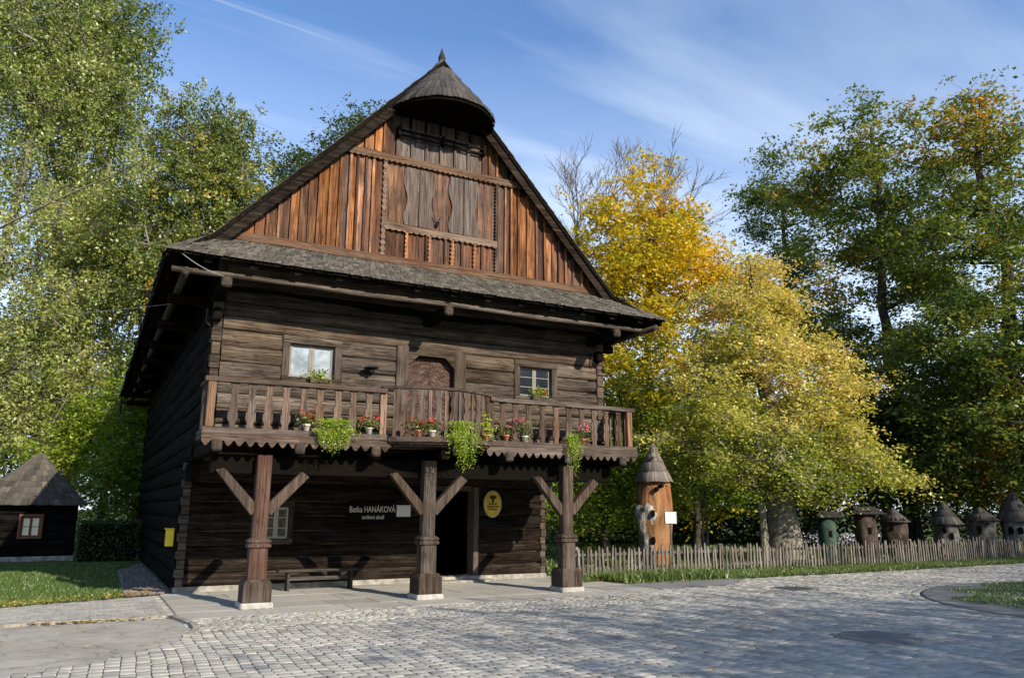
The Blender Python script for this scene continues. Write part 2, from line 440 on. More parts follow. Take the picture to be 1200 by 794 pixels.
L_GOLD = leaf_mat('golden_leaves', [(0,(.10,.165,.016)),(.22,(.22,.26,.022)),(.5,(.50,.42,.024)),(.8,(.66,.48,.026)),(1,(.70,.42,.024))], .48)
L_PALE = leaf_mat('pale_yellow_leaves', [(0,(.10,.16,.018)),(.3,(.27,.33,.045)),(.6,(.52,.49,.10)),(.9,(.70,.57,.18)),(1,(.72,.52,.19))], .46)
L_OAK = leaf_mat('oak_leaves', [(0,(.035,.075,.016)),(.40,(.095,.155,.028)),(.75,(.23,.26,.042)),(.93,(.30,.25,.04)),(1,(.50,.25,.03))], .45)
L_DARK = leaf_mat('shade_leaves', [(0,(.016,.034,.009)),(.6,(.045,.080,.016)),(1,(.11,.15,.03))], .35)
L_GRASS = leaf_mat('grass_blades', [(0,(.035,.075,.012)),(.6,(.085,.145,.022)),(1,(.20,.22,.05))], .35)
L_FALLEN = leaf_mat('fallen_leaf', [(0,(.20,.10,.03)),(.5,(.45,.28,.05)),(1,(.55,.42,.10))], .2)
L_RED = leaf_mat('red_petals', [(0,(.45,.02,.02)),(.6,(.75,.05,.05)),(1,(.85,.20,.16))], .25)
L_PINK = leaf_mat('pink_petals', [(0,(.60,.06,.14)),(1,(.85,.25,.35))], .25)
L_FERN = leaf_mat('fern_leaves', [(0,(.07,.14,.010)),(.5,(.24,.36,.018)),(1,(.48,.55,.05))], .4)

def ground_mat(name, stops, scale, bump=.5, fine=40, spec=.2, rough=.9):
    t = NT(name); v = t.vec((1,1,1), False)
    n1 = t.noise(v, scale, 8, .62, .2); n2 = t.noise(v, fine, 5, .7)
    f = t.math('MULTIPLY_ADD', n2, .45, t.math('MULTIPLY', n1, .6))
    c = t.ramp(f, stops)
    t.bsdf(c, rough, t.bump(n2, bump, .015), spec)
    return t.m
G_GRASS = ground_mat('lawn_soil', [(.3,(.030,.050,.012)),(.5,(.055,.085,.018)),(.7,(.11,.115,.03))], .8, .8, 30)
G_JOINT = ground_mat('sandy_joint', [(.3,(.06,.062,.040)),(.5,(.12,.112,.090)),(.7,(.20,.185,.158))], 1.5, .6, 60)
def cracked(name, stops, scale=.45):
    t = NT(name); v = t.vec((1,1,1), False)
    n1 = t.noise(v, .9, 8, .65, .3); n2 = t.noise(v, 85, 4, .75); n3 = t.noise(v, 5, 6, .7)
    f = t.math('MULTIPLY_ADD', n2, .35, t.math('MULTIPLY_ADD', n3, .30, t.math('MULTIPLY', n1, .42)))
    c = t.ramp(f, stops)
    wv = t.n('ShaderNodeVectorMath', operation='ADD'); t.l(v, wv.inputs[0])
    nn = t.n('ShaderNodeTexNoise'); t.l(v, nn.inputs['Vector']); nn.inputs['Scale'].default_value = 1.6; nn.inputs['Detail'].default_value = 6
    sc_ = t.n('ShaderNodeVectorMath', operation='SCALE'); t.l(nn.outputs['Color'], sc_.inputs[0]); sc_.inputs['Scale'].default_value = 1.1; t.l(sc_.outputs[0], wv.inputs[1])
    vo = t.n('ShaderNodeTexVoronoi', feature='DISTANCE_TO_EDGE'); t.l(wv.outputs[0], vo.inputs['Vector']); vo.inputs['Scale'].default_value = scale
    ck = t.ramp(vo.outputs['Distance'], [(.0, (.35,.35,.35)), (.008, (1,1,1))])
    c = t.mix(.8, c, ck, 'MULTIPLY')
    t.bsdf(c, .92, t.bump(t.math('MULTIPLY', n2, ck), .5, .012), .15)
    return t.m
G_ASPH = cracked('worn_asphalt', [(.38,(.16,.148,.125)),(.52,(.265,.248,.215)),(.68,(.40,.378,.33))])
G_PATCH = ground_mat('grey_asphalt_patch', [(.3,(.10,.10,.097)),(.5,(.15,.147,.14)),(.7,(.21,.205,.19))], 1.2, .5, 70)
G_MULCH = ground_mat('brown_gravel', [(.3,(.045,.035,.028)),(.5,(.12,.10,.085)),(.7,(.24,.21,.18))], 2, 1.0, 26)

def sett_mat(name, stops, bump=.5):
    t = NT(name); v = t.vec((1,1,1))
    a = t.n('ShaderNodeAttribute', attribute_name='tone')
    n1 = t.noise(v, 11, 5, .65)
    geo = t.n('ShaderNodeNewGeometry')
    wpos = t.noise(geo.outputs['Position'], .55, 4, .6)
    f = t.math('MULTIPLY_ADD', a.outputs['Fac'], .45, t.math('MULTIPLY_ADD', n1, .45, t.math('MULTIPLY_ADD', wpos, .75, -.15)))
    c = t.ramp(f, stops)
    sp = t.noise(v, 120, 2, .7)
    c = t.mix(.5, c, t.ramp(sp, [(.35,(.6,.6,.6)),(.6,(1.1,1.1,1.1))]), 'MULTIPLY')
    t.bsdf(c, .72, t.bump(t.noise(v, 22, 5, .7), bump, .012), .35)
    return t.m
SETT = sett_mat('granite_sett', [(.25,(.175,.167,.150)),(.6,(.295,.280,.248)),(.9,(.41,.387,.342))])
FLAG = sett_mat('flagstone', [(.25,(.19,.18,.16)),(.6,(.29,.275,.245)),(.95,(.38,.36,.32))], .35)
PAVER = sett_mat('concrete_paver', [(.25,(.18,.172,.158)),(.6,(.26,.25,.23)),(.95,(.34,.325,.295))], .3)

# ------------------------------------------------------------------ the ground
def sheet(name, poly, z, mat, kind='structure', parent=None):
    m = MB(); m.add([(x, y, z) for x, y in poly], [tuple(range(len(poly)))])
    o = m.obj(name, mat, parent)
    if parent is None: tag(o, kind=kind)
    return o
gx = 900
sheet('ground', [(-gx,-gx),(gx,-gx),(gx,gx),(-gx,gx)], -0.05, G_GRASS)

SQ = [(-6,-16),(-6,-7.9),(-2.1,-7.72),(-1.39,-7.33),(-.72,-6.61),(-.36,-5.9),(-.24,-5.35),(-.26,-4.6),(-.30,-3.77),(9.3,-3.77),(9.3,-1.75),(12.8,-2.45),(19.2,-2.35),(25.6,-2.05),(40,-1.9),(40,-24),(-6,-24)]
square = sheet('cobbled_square', SQ, -0.012, G_JOINT)

def inpoly(P, poly):
    x, y = P[:,0], P[:,1]; c = np.zeros(len(P), bool); n = len(poly)
    for i in range(n):
        x0, y0 = poly[i]; x1, y1 = poly[(i+1) % n]
        k = ((y0 > y) != (y1 > y)) & (x < (x1-x0)*(y-y0)/((y1-y0) + 1e-12) + x0)
        c ^= k
    return c
ISL = (16.8, -10.2, 5.15, 4.45)
MAN = [(7.83,-10.08,.47), (12.1,-4.76,.40)]
PATCH = [(8.2,-1.75),(8.3,-3.0),(9.7,-3.75),(11.5,-3.5),(12.9,-2.5),(12.6,-2.2),(9.3,-1.5)]
BAND = (-5.55, -4.15)   # curved-bond strip in front of the arcade
def in_view(P, margin=.18):
    d = np.column_stack([P, np.zeros(len(P))])
    u, v, z = project(d)
    return (z > 2) & (u > -1200*margin) & (u < 1200*(1+margin)) & (v < 794*(1+margin*.6))
# courses at right angles to the facade, setts staggered along each
cs = []
x = -6.0
while x < 38:
    w = rng.uniform(.125, .160)
    y = -15.5 + rng.uniform(0, .2)
    xx = x + w/2
    while y < -1.6:
        l = rng.uniform(.13, .21)
        cs.append((xx, y + l/2, w, l, 0.0)); y += l
    x += w
cs = np.array(cs)
wav = .035*np.sin(cs[:,1]*.9 + cs[:,0]*.13) + .02*np.sin(cs[:,1]*2.3 + cs[:,0]*.4)
cs[:,0] += wav
keep = inpoly(cs[:,:2], SQ) & in_view(cs[:,:2])
keep &= ~(((cs[:,0]-ISL[0])/(ISL[2]+.35))**2 + ((cs[:,1]-ISL[1])/(ISL[3]+.35))**2 < 1)
for mx, my, mr in MAN: keep &= ((cs[:,0]-mx)**2 + (cs[:,1]-my)**2 > (mr+.10)**2)
keep &= ~inpoly(cs[:,:2], PATCH)
keep &= ~((cs[:,1] > BAND[0]) & (cs[:,0] < 7.6) & (cs[:,1] < BAND[1] + .5))
cs = cs[keep]
# curved band
bd = []
x = -.9
while x < 8.0:
    w = .115
    y = BAND[0] + .05
    while y < BAND[1] - .02:
        l = rng.uniform(.11, .15)
        v = ((y + l/2) - (BAND[0]+BAND[1])/2) / ((BAND[1]-BAND[0])/2)
        X = x + .42*(1 - v*v)
        ang = math.atan2(.42*2*v/((BAND[1]-BAND[0])/2), 1)
        bd.append((X, y + l/2, w*.97, l, ang)); y += l
    x += w*1.02
bd = np.array(bd)
bd = bd[inpoly(bd[:,:2], SQ) & (bd[:,0] < 7.55)]
# a soldier ring of setts round the grass island
rg = []
nring = 150
for i in range(nring):
    t = 2*math.pi*i/nring
    for k in (0, 1):
        rg.append((ISL[0] + (ISL[2]+.09+.17*k)*math.cos(t), ISL[1] + (ISL[3]+.09+.17*k)*math.sin(t), .16, .19, t))
rg = np.array(rg); rg = rg[in_view(rg[:,:2])]
ALL = np.vstack([cs, bd, rg])
du, dv, dz = project(np.column_stack([ALL[:,:2], np.zeros(len(ALL))]))
vis = (du > 5) & (du < 1195) & (dv < 786)
size = np.where(vis, ALL[:,2]*ALL[:,3]/dz**3, 0)
order = np.argsort(-size)
big, rest = order[:300], order[300:]

def sett_arrays(A, r, z0=-.016):
    n = len(A); g = .007
    hw = A[:,2]/2 - g/2; hl = A[:,3]/2 - g/2
    sx = np.array([-1,1,1,-1]); sy = np.array([-1,-1,1,1])
    lv = []
    jit = r.uniform(-.007, .007, (n,4,2))
    hz = r.uniform(-.004, .003, n)
    tl = r.uniform(-.022, .022, (n,2))
    for ring in range(3):
        ins = (0.0, .002, .012)[ring]
        X = sx[None]*(hw[:,None]-ins) + jit[:,:,0]; Y = sy[None]*(hl[:,None]-ins) + jit[:,:,1]
        zt = (z0-.004, -.004, 0.0)[ring]
        Z = np.full((n,4), zt) + (0 if ring == 0 else 1)*(hz[:,None] + tl[:,:1]*X + tl[:,1:]*Y)
        lv.append(np.stack([X, Y, Z], 2))
    L = np.concatenate(lv, 1)
    c, s = np.cos(A[:,4])[:,None], np.sin(A[:,4])[:,None]
    W = np.empty_like(L)
    W[:,:,0] = L[:,:,0]*c - L[:,:,1]*s + A[:,0:1]; W[:,:,1] = L[:,:,0]*s + L[:,:,1]*c + A[:,1:2]; W[:,:,2] = L[:,:,2]
    q = []
    for ring in (0, 1):
        for i in range(4):
            q.append((ring*4+i, ring*4+(i+1) % 4, ring*4+4+(i+1) % 4, ring*4+4+i))
    q.append((8,9,10,11))
    F = (np.arange(n)[:,None,None]*12 + np.array(q)[None]).reshape(-1, 4)
    tone = np.repeat(np.clip(r.normal(.5, .30, n), 0, 1), 9)
    return W.reshape(-1, 3), F, tone
V, F, T = sett_arrays(ALL[rest], rng)
sf = link('sett_field', npmesh('sett_field', V, F, SETT, T), square); sf['kind'] = 'stuff'
variants = []
for k in range(10):
    A = np.array([[0,0,1,1,0.]]); A[0,2] = .143; A[0,3] = .170
    V, F, T = sett_arrays(A, rng); variants.append(npmesh('sett', V, F, SETT, T))
for i in big:
    a = ALL[i]
    o = link('sett', variants[int(rng.integers(10))], square, (a[0], a[1], 0), a[4])
    o.scale = (a[2]/.143, a[3]/.170, 1)

# manhole covers and asphalt patch
for (mx, my, mr), lab in zip(MAN, ('round grey cover set flush in the cobbles nearest the viewer', 'small dark iron cover in the cobbles beside the grass verge by the fence')):
    t = thing('manhole_cover', lab, 'manhole', (mx, my, 0))
    m = MB(); m.lathe([(mr+.07,-.02),(mr+.07,-.003),(mr+.01,.0),(mr+.01,-.02)], 40); m.obj('frame', G_PATCH, t)
    m = MB(); m.lathe([(mr,-.02),(mr,.001),(mr-.03,.004),(0.0,.004)], 40); m.obj('lid', MANH if mr < .45 else G_PATCH, t)
sheet('asphalt_patch', PATCH, -.006, G_PATCH)

# stone apron in front of and below the arcade, laid in big flags
apron = sheet('stone_apron', [(-.30,-4.16),(9.3,-4.16),(9.3,.4),(-.30,.4)], -.010, G_JOINT)
yy = -4.14
rows = [(-4.14,-3.35),(-3.35,-2.45),(-2.45,-1.4),(-1.4,-.55),(-.55,.3)]
for r0, r1 in rows:
    x = -.28
    while x < 9.25:
        l = min(rng.uniform(.8, 1.7), 9.27 - x)
        if 9.27 - x - l < .5: l = 9.27 - x
        g = .005; j = rng.uniform(-.012, .012, 4)
        m = MB(); a, b, c_, d = x+g, x+l-g, r0+g, r1-g
        hz = rng.uniform(-.003, .004)
        m.add([(a,c_,-.014),(b,c_,-.014),(b,d,-.014),(a,d,-.014),(a,c_,-.006+hz),(b,c_,-.006+hz),(b,d,-.006+hz),(a,d,-.006+hz),
               (a+.012,c_+.012,hz),(b-.012,c_+.012,hz),(b-.012,d-.012,hz),(a+.012,d-.012,hz)],
              [(0,1,5,4),(1,2,6,5),(2,3,7,6),(3,0,4,7),(4,5,9,8),(5,6,10,9),(6,7,11,10),(7,4,8,11),(8,9,10,11)])
        o = m.obj('flagstone', FLAG, apron)
        o.data.attributes.new('tone', 'FLOAT', 'FACE').data.foreach_set('value', np.full(9, float(np.clip(rng.normal(.5,.18),0,1)), np.float32))
        x += l

# left: worn asphalt, kerb and the narrow paved path beside the lawn
sheet('asphalt_yard', [(-14,-7.9),(-6,-7.9),(-2.1,-7.72),(-1.39,-7.33),(-.72,-6.61),(-.36,-5.9),(-.24,-5.35),(-.26,-4.6),(-.30,-3.85),(-14,-3.9)], -.012, G_ASPH)
kerb = tag(link('kerb', None), kind='structure')
pts = [(-9+i*.75, -3.80) for i in range(12)]
edge = pts + [(-.45,-3.80)]
for i in range(len(edge)-1):
    a, b = edge[i], edge[i+1]
    m = MB(); m.box(a[0]+.006, b[0]-.006, -3.86, -3.755, -.05, .035 + rng.uniform(-.004,.004), .012); m.obj('kerbstone', CONC, kerb)
arc = [(-.40,-3.86),(-.30,-4.15),(-.23,-4.5),(-.185,-4.9),(-.18,-5.3),(-.25,-5.65),(-.38,-5.95)]
for i in range(len(arc)-1):
    a, b = Vector(arc[i]), Vector(arc[i+1]); d = (b-a).normalized(); n = Vector((-d.y, d.x))*.045
    a = a + d*.006; b = b - d*.006
    m = MB(); m.prism([tuple(a+n), tuple(a-n), tuple(b-n), tuple(b+n)], 'z', -.05, .030 + rng.uniform(-.006,.006)); m.obj('kerbstone', CONC, kerb)
path = sheet('paved_path', [(-9.2,-3.755),(-.31,-3.755),(-.31,-.25),(-.9,-.55),(-2.1,-1.0),(-2.9,-1.35),(-9.2,-1.9)], -.012, G_JOINT)
PP = [(-9.2,-3.75),(-.31,-3.75),(-.31,-.25),(-.9,-.55),(-2.1,-1.0),(-2.9,-1.35),(-9.2,-1.9)]
pv = []
y = -3.74; k = 0
while y < -.2:
    x = -6.2 + (k % 2)*.1
    while x < -.32:
        pv.append((x+.1, y+.05, .2, .1, 0.0)); x += .2
    y += .1; k += 1
pv = np.array(pv); pv = pv[inpoly(pv[:,:2], PP) & in_view(pv[:,:2])]
V, F, T = sett_arrays(pv, rng); V[:,2] = V[:,2]*.5 - .002
o = link('paver_field', npmesh('paver_field', V, F, PAVER, T), path); o['kind'] = 'stuff'

# lawns
sheet('lawn_edge', [(-14,-2.2),(-9.2,-1.9),(-2.9,-1.36),(-2.1,-1.01),(-.9,-.56),(-.75,.5),(-.9,1.3),(-.8,6.9),(-.1,9),(-.1,20),(-14,20)], .004, G_GRASS)
sheet('gravel_strip', [(-.9,-.54),(-.31,-.24),(-.02,-.1),(-.02,15),(-.1,15),(-.1,9),(-.8,6.9),(-.92,1.3),(-.75,.5)], .008, G_MULCH)
isl = MB(); isl.lathe([(1.0,-.02),(1.0,.004),(.985,.012),(.7,.03),(0.0,.06)], 64)
isl.v = [(ISL[0]+x*ISL[2], ISL[1]+y*ISL[3], z) for x, y, z in isl.v]
tag(isl.obj('gravel_island', G_PATCH, None, True), kind='structure')

def blades(name, pts, hmin, hmax, mat, width=.012, seed=1, tone=None, parent=None):
    r = np.random.default_rng(seed); n = len(pts)
    h = r.uniform(hmin, hmax, n); a = r.uniform(0, 2*np.pi, n)
    lean = r.normal(0, .45, (n,2))*h[:,None]
    dx = np.cos(a)*width; dy = np.sin(a)*width
    P0 = np.column_stack([pts[:,0]-dx, pts[:,1]-dy, pts[:,2]]); P1 = np.column_stack([pts[:,0]+dx, pts[:,1]+dy, pts[:,2]])
    P2 = np.column_stack([pts[:,0]+lean[:,0], pts[:,1]+lean[:,1], pts[:,2]+h])
    V = np.stack([P0,P1,P2],1).reshape(-1,3); F = np.arange(3*n).reshape(-1,3)
    if tone is None: tone = np.clip(r.normal(.5,.25,n),0,1)
    o = link(name, npmesh(name, V, F, mat, tone), parent)
    return o
def scatter(poly, n, seed, z=0.0):
    r = np.random.default_rng(seed); P = np.array(poly)
    lo, hi = P.min(0), P.max(0); out = []
    while sum(map(len, out)) < n:
        q = r.uniform(lo, hi, (n*2, 2)); q = q[inpoly(q, poly)]; out.append(q)
    q = np.vstack(out)[:n]
    return np.column_stack([q, np.full(n, z)])
LAWN_L = [(-7,-1.7),(-2.9,-1.36),(-2.1,-1.01),(-.95,-.6),(-.9,1.3),(-.85,6.9),(-.3,10),(-7,12)]
g = scatter(LAWN_L, 52000, 11)
tg = np.clip(np.random.default_rng(3).normal(.45,.22,len(g)) + .4*np.exp(-((g[:,1]+1.0+.15*(g[:,0]+2))/.5)**2), 0, 1)
tag(blades('lawn_grass', g, .03, .075, L_GRASS, .011, 12, tg), 'green lawn left of the house, with a dry yellow edge', 'grass', kind='stuff')
VERGE = [(8.7,-1.7),(9.3,-1.55),(12.7,-2.35),(15,-2.2),(19.2,-2.28),(25.6,-1.98),(36,-1.8),(36,-.3),(9.0,-.3)]
rr = np.random.default_rng(5)
g = scatter(VERGE, 46000, 13)
tag(blades('verge_grass', g, .03, .10, L_GRASS, .012, 14), 'strip of rough grass between the picket fence and the cobbles', 'grass', kind='stuff')
# taller weeds against the fence beside the house
wd = np.column_stack([rr.uniform(9.3, 12.6, 5200), -1.55 + rr.normal(0, .28, 5200) - .06*rr.uniform(0,3,5200), np.zeros(5200)])
tag(blades('weed_clump', wd, .08, .26, L_GRASS, .020, 15), 'taller leafy weeds at the foot of the fence beside the arcade', 'weeds', kind='stuff')
g = scatter([(9,-.2),(40,-.2),(46,16),(30,34),(8.9,22)], 36000, 16)
tag(blades('meadow_grass', g, .05, .13, L_GRASS, .03, 17), 'grass of the bee garden behind the picket fence', 'grass', kind='stuff')
q = rr.uniform(-1, 1, (60000, 2)); q = q[(q**2).sum(1) < 1]
rad = (q**2).sum(1)
q = q[(rad < .72 + .12*np.sin(7*np.arctan2(q[:,1], q[:,0]) + 3*np.sin(3*np.arctan2(q[:,1], q[:,0]))))]
q = q[rr.random(len(q)) < .8]
g = np.column_stack([ISL[0]+q[:,0]*ISL[2], ISL[1]+q[:,1]*ISL[3], .06 - .05*np.sqrt((q**2).sum(1))])
tag(blades('island_grass', g, .02, .06, L_GRASS, .014, 18), 'low patchy grass on the round island at the right edge', 'grass', kind='stuff')

def flat_leaves(name, pts, size, mat, seed, label):
    r = np.random.default_rng(seed); n = len(pts); a = r.uniform(0, 2*np.pi, n); s = r.uniform(.6, 1.2, n)*size
    d = np.column_stack([np.cos(a), np.sin(a), np.zeros(n)])*s[:,None]; e = np.column_stack([-np.sin(a), np.cos(a), np.zeros(n)])*s[:,None]*.6
    up = np.array([0,0,.014])
    V = np.stack([pts-d, pts-e+up*r.random((n,1)), pts+d+up*.5, pts+e+up*r.random((n,1))],1).reshape(-1,3)
    o = link(name, npmesh(name, V, np.arange(4*n).reshape(-1,4), mat, r.random(n)))
    return tag(o, label, 'leaves', kind='stuff')
e1 = np.column_stack([rr.uniform(-5,-.4,520), np.zeros(520), np.full(520,.05)]); e1[:,1] = -1.15 + (-.18)*(e1[:,0]+2.2)*-1 + rr.normal(0,.22,520)
e1[:,1] = np.interp(e1[:,0], [-9,-2.9,-2.1,-.9,-.3], [-1.9,-1.36,-1.0,-.55,-.25]) + rr.normal(.12,.20,520)
e2 = np.vstack([np.column_stack([rr.uniform(-5,-.4,70), rr.uniform(-7,-2,70), np.full(70,.02)]), np.column_stack([rr.normal(-1.5,.55,150), -3.93+rr.normal(0,.05,150), np.full(150,.02)])])
e3 = np.column_stack([rr.uniform(9,26,420), rr.normal(-1.6,.5,420), np.full(420,.05)])
e4 = np.column_stack([rr.uniform(-1,22,330), rr.uniform(-11,-2.6,330), np.full(330,.014)])
flat_leaves('fallen_leaves', np.vstack([e1,e2,e3,e4]), .035, L_FALLEN, 19, 'yellow and brown fallen leaves scattered on grass edges and paving')

# loose gravel against the side wall
STN = scatter([(-.88,-.45),(-.1,-.1),(-.1,9),(-.75,6.5),(-.88,1.3)], 3600, 23, .012)
rs_ = np.random.default_rng(24); n_ = len(STN)
oct_ = np.array([(1,0,0),(0,1,0),(-1,0,0),(0,-1,0),(0,0,.8),(0,0,-.5)])
sz = rs_.uniform(.012,.042,n_); Vg = (STN[:,None] + oct_[None]*sz[:,None,None]*rs_.uniform(.6,1.4,(n_,6,1))).reshape(-1,3)
Fg = (np.arange(n_)[:,None,None]*6 + np.array([(0,1,4),(1,2,4),(2,3,4),(3,0,4),(1,0,5),(2,1,5),(3,2,5),(0,3,5)])[None]).reshape(-1,3)
tag(link('gravel', npmesh('gravel', Vg, Fg, sett_mat('brown_pebble', [(.25,(.06,.05,.042)),(.6,(.14,.118,.098)),(.95,(.25,.22,.19))]), np.repeat(rs_.random(n_),8))), 'loose brown gravel along the foot of the left side wall', 'gravel', kind='stuff')

# ------------------------------------------------------------------ the timber house
house = thing('timber_house', 'old dark two-storey log house with shingled roof, carved orange gable and balcony', 'house')
W = 8.6; YU = -2.40; YG = -2.66; YB = -3.38; RX = 4.3; ZR = 11.43; SL = 1.09

def log_mesh(L, H, D, r, mat, nseg=None, bulge=.018):
    n = nseg or max(3, int(L/.45))
    prof = [(D,0.0),(.030,0.0),(.006,.022),(-bulge,H*.30),(-bulge*1.1,H*.62),(.004,H-.020),(.030,H),(D,H)]
    vs = []; fs = []
    k = len(prof)
    ph = r.uniform(0, 6.28, 4)
    for i in range(n+1):
        l = L*i/n
        dt = .007*math.sin(l*1.3+ph[0]) + r.normal(0,.0035); db = .007*math.sin(l*1.1+ph[1]) + r.normal(0,.0035)
        df = .014*math.sin(l*.8+ph[2]) + r.normal(0,.006)
        for j, (d, h) in enumerate(prof):
            hh = h + (dt if j > 4 else db if j < 3 else 0)
            dd = d + (df if 0 < j < 7 else 0)
            vs.append((l, dd, hh))
    for i in range(n):
        for j in range(k-1):
            a = i*k+j
            fs.append((a, a+1, a+k+1, a+k))
    fs.append(tuple(range(k))[::-1]); fs.append(tuple(range(n*k, n*k+k)))
    m = MB(); m.add(vs, [f[::-1] for f in fs]); return m.mesh('log', mat)

def wall_front(wallobj, x0, x1, z0, z1, y, holes, hs, mat, D=.20):
    """logs along X with openings; hs = course heights"""
    z = z0; i = 0
    while z < z1 - .05:
        h = min(hs[i % len(hs)], z1 - z)
        if z1 - z - h < .10: h = z1 - z
        segs = [(x0, x1)]
        for (a, b, c, d) in holes:
            if z + h > c + .04 and z < d - .04:
                ns = []
                for s0, s1 in segs:
                    if b <= s0 or a >= s1: ns.append((s0, s1)); continue
                    if a > s0: ns.append((s0, a))
                    if b < s1: ns.append((b, s1))
                segs = ns
        for s0, s1 in segs:
            if s1 - s0 < .05: continue
            link('log', log_mesh(s1-s0, h-.016, D, rng, mat), wallobj, (s0, y + rng.uniform(-.022,.016), z+.008))
        z += h; i += 1

# --- ground floor
DOOR = (5.58, 6.58, .12, 2.08); LWIN = (1.62, 2.22, .98, 1.72)
core = MB()
YC = .07
core.box(0.06, 5.58, YC, .30, 0, 2.9); core.box(6.58, W-.06, YC, .30, 0, 2.9); core.box(5.58, 6.58, YC, .30, 2.08, 2.9); core.box(5.58, 6.58, YC, .30, -.02, .10)
lower = core.obj('ground_floor_wall', CHINK, house)
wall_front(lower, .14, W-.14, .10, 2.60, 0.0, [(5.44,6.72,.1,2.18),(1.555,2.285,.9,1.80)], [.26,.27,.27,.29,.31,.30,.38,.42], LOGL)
m = MB(); m.box(-.02, 5.5, -.05, .25, -.02, .105, .015); m.obj('foundation_stone', CONC, house)
m = MB(); m.box(6.66, W+.02, -.05, .25, -.02, .105, .015); m.obj('foundation_stone', CONC, house)
# dovetailed corner ends
for cx in (0.0, W-.15):
    z = .10
    k = 0
    while z < 2.55:
        h = .16 + .03*rng.random()
        m = MB(); m.box(cx - (.02 if cx == 0 else -.02)*(k % 2), cx+.15 + (.02 if cx else 0)*(k % 2), -.03-.02*(k % 2), .2, z+.006, min(z+h, 2.6)-.006, .012); m.obj('corner_block', LOG, lower)
        z += h; k += 1
# side walls (left seen, right partly)
leftw = MB().box(.08, .30, .2, 15.4, 0, 2.9).box(.08, .30, YU+.1, 15.4, 2.9, 6.0).obj('left_side_wall', BLACK, house)
z = .02; i = 0
while z < 5.95:
    h = (.34,.38,.33,.40,.36)[i % 5]; h = min(h, 6.0 - z)
    yf = 0.0 if z < 1.9 else (0.0 - .32*(z-1.9) if z < 2.2 else None)
    if z < 1.95: yf = 0.02
    elif z < 2.30: yf = -.35
    elif z < 2.62: yf = -1.15
    else: yf = YU + .02
    L = 15.4 - yf
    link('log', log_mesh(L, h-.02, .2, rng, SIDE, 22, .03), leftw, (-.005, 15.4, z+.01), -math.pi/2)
    z += h; i += 1
rightw = MB().box(W-.30, W-.08, .2, 15.4, 0, 2.9).box(W-.30, W-.08, YU+.1, 15.4, 2.9, 6.0).obj('right_side_wall', BLACK, house)
z = .02; i = 0
while z < 5.95:
    h = (.36,.33,.40,.36,.34)[i % 5]; h = min(h, 6.0 - z)
    yf = .02 if z < 1.95 else -.35 if z < 2.3 else -1.15 if z < 2.62 else YU + .02
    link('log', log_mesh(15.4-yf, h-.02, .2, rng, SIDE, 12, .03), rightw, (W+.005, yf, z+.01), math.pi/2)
    z += h; i += 1
MB().box(.1, W-.1, 15.2, 15.4, 0, 10.6).obj('rear_wall', BLACK, house)

# doorway: dark passage, jambs, lintel, threshold
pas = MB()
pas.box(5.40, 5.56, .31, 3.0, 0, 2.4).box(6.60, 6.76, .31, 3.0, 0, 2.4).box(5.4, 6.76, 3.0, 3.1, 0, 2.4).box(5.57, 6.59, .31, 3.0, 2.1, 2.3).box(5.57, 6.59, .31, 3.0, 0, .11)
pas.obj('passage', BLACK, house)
dr = MB().box(5.44, 5.575, -.05, .12, .12, 2.18, .012).obj('door_frame', LOGV, house)
MB().box(6.585, 6.72, -.05, .12, .12, 2.18, .012).obj('jamb', GREYV, dr)
MB().box(5.578, 6.582, -.045, .12, 2.08, 2.2, .012).obj('lintel', LOG, dr)
MB().box(5.4, 6.8, -.16, .30, -.004, .115, .015).obj('threshold', CONC, dr)
MB().box(5.3, 6.95, -.52, -.165, -.004, .045, .012).obj('step', CONC, dr)
leafd = MB().box(5.60, 5.66, .32, 1.2, .13, 2.07, .006).obj('door', LOGY, house)
MB().tube([(5.67,1.05,1.1),(5.72,1.05,1.1),(5.72,.95,1.1)], .012, 6).obj('handle', IRON, leafd)

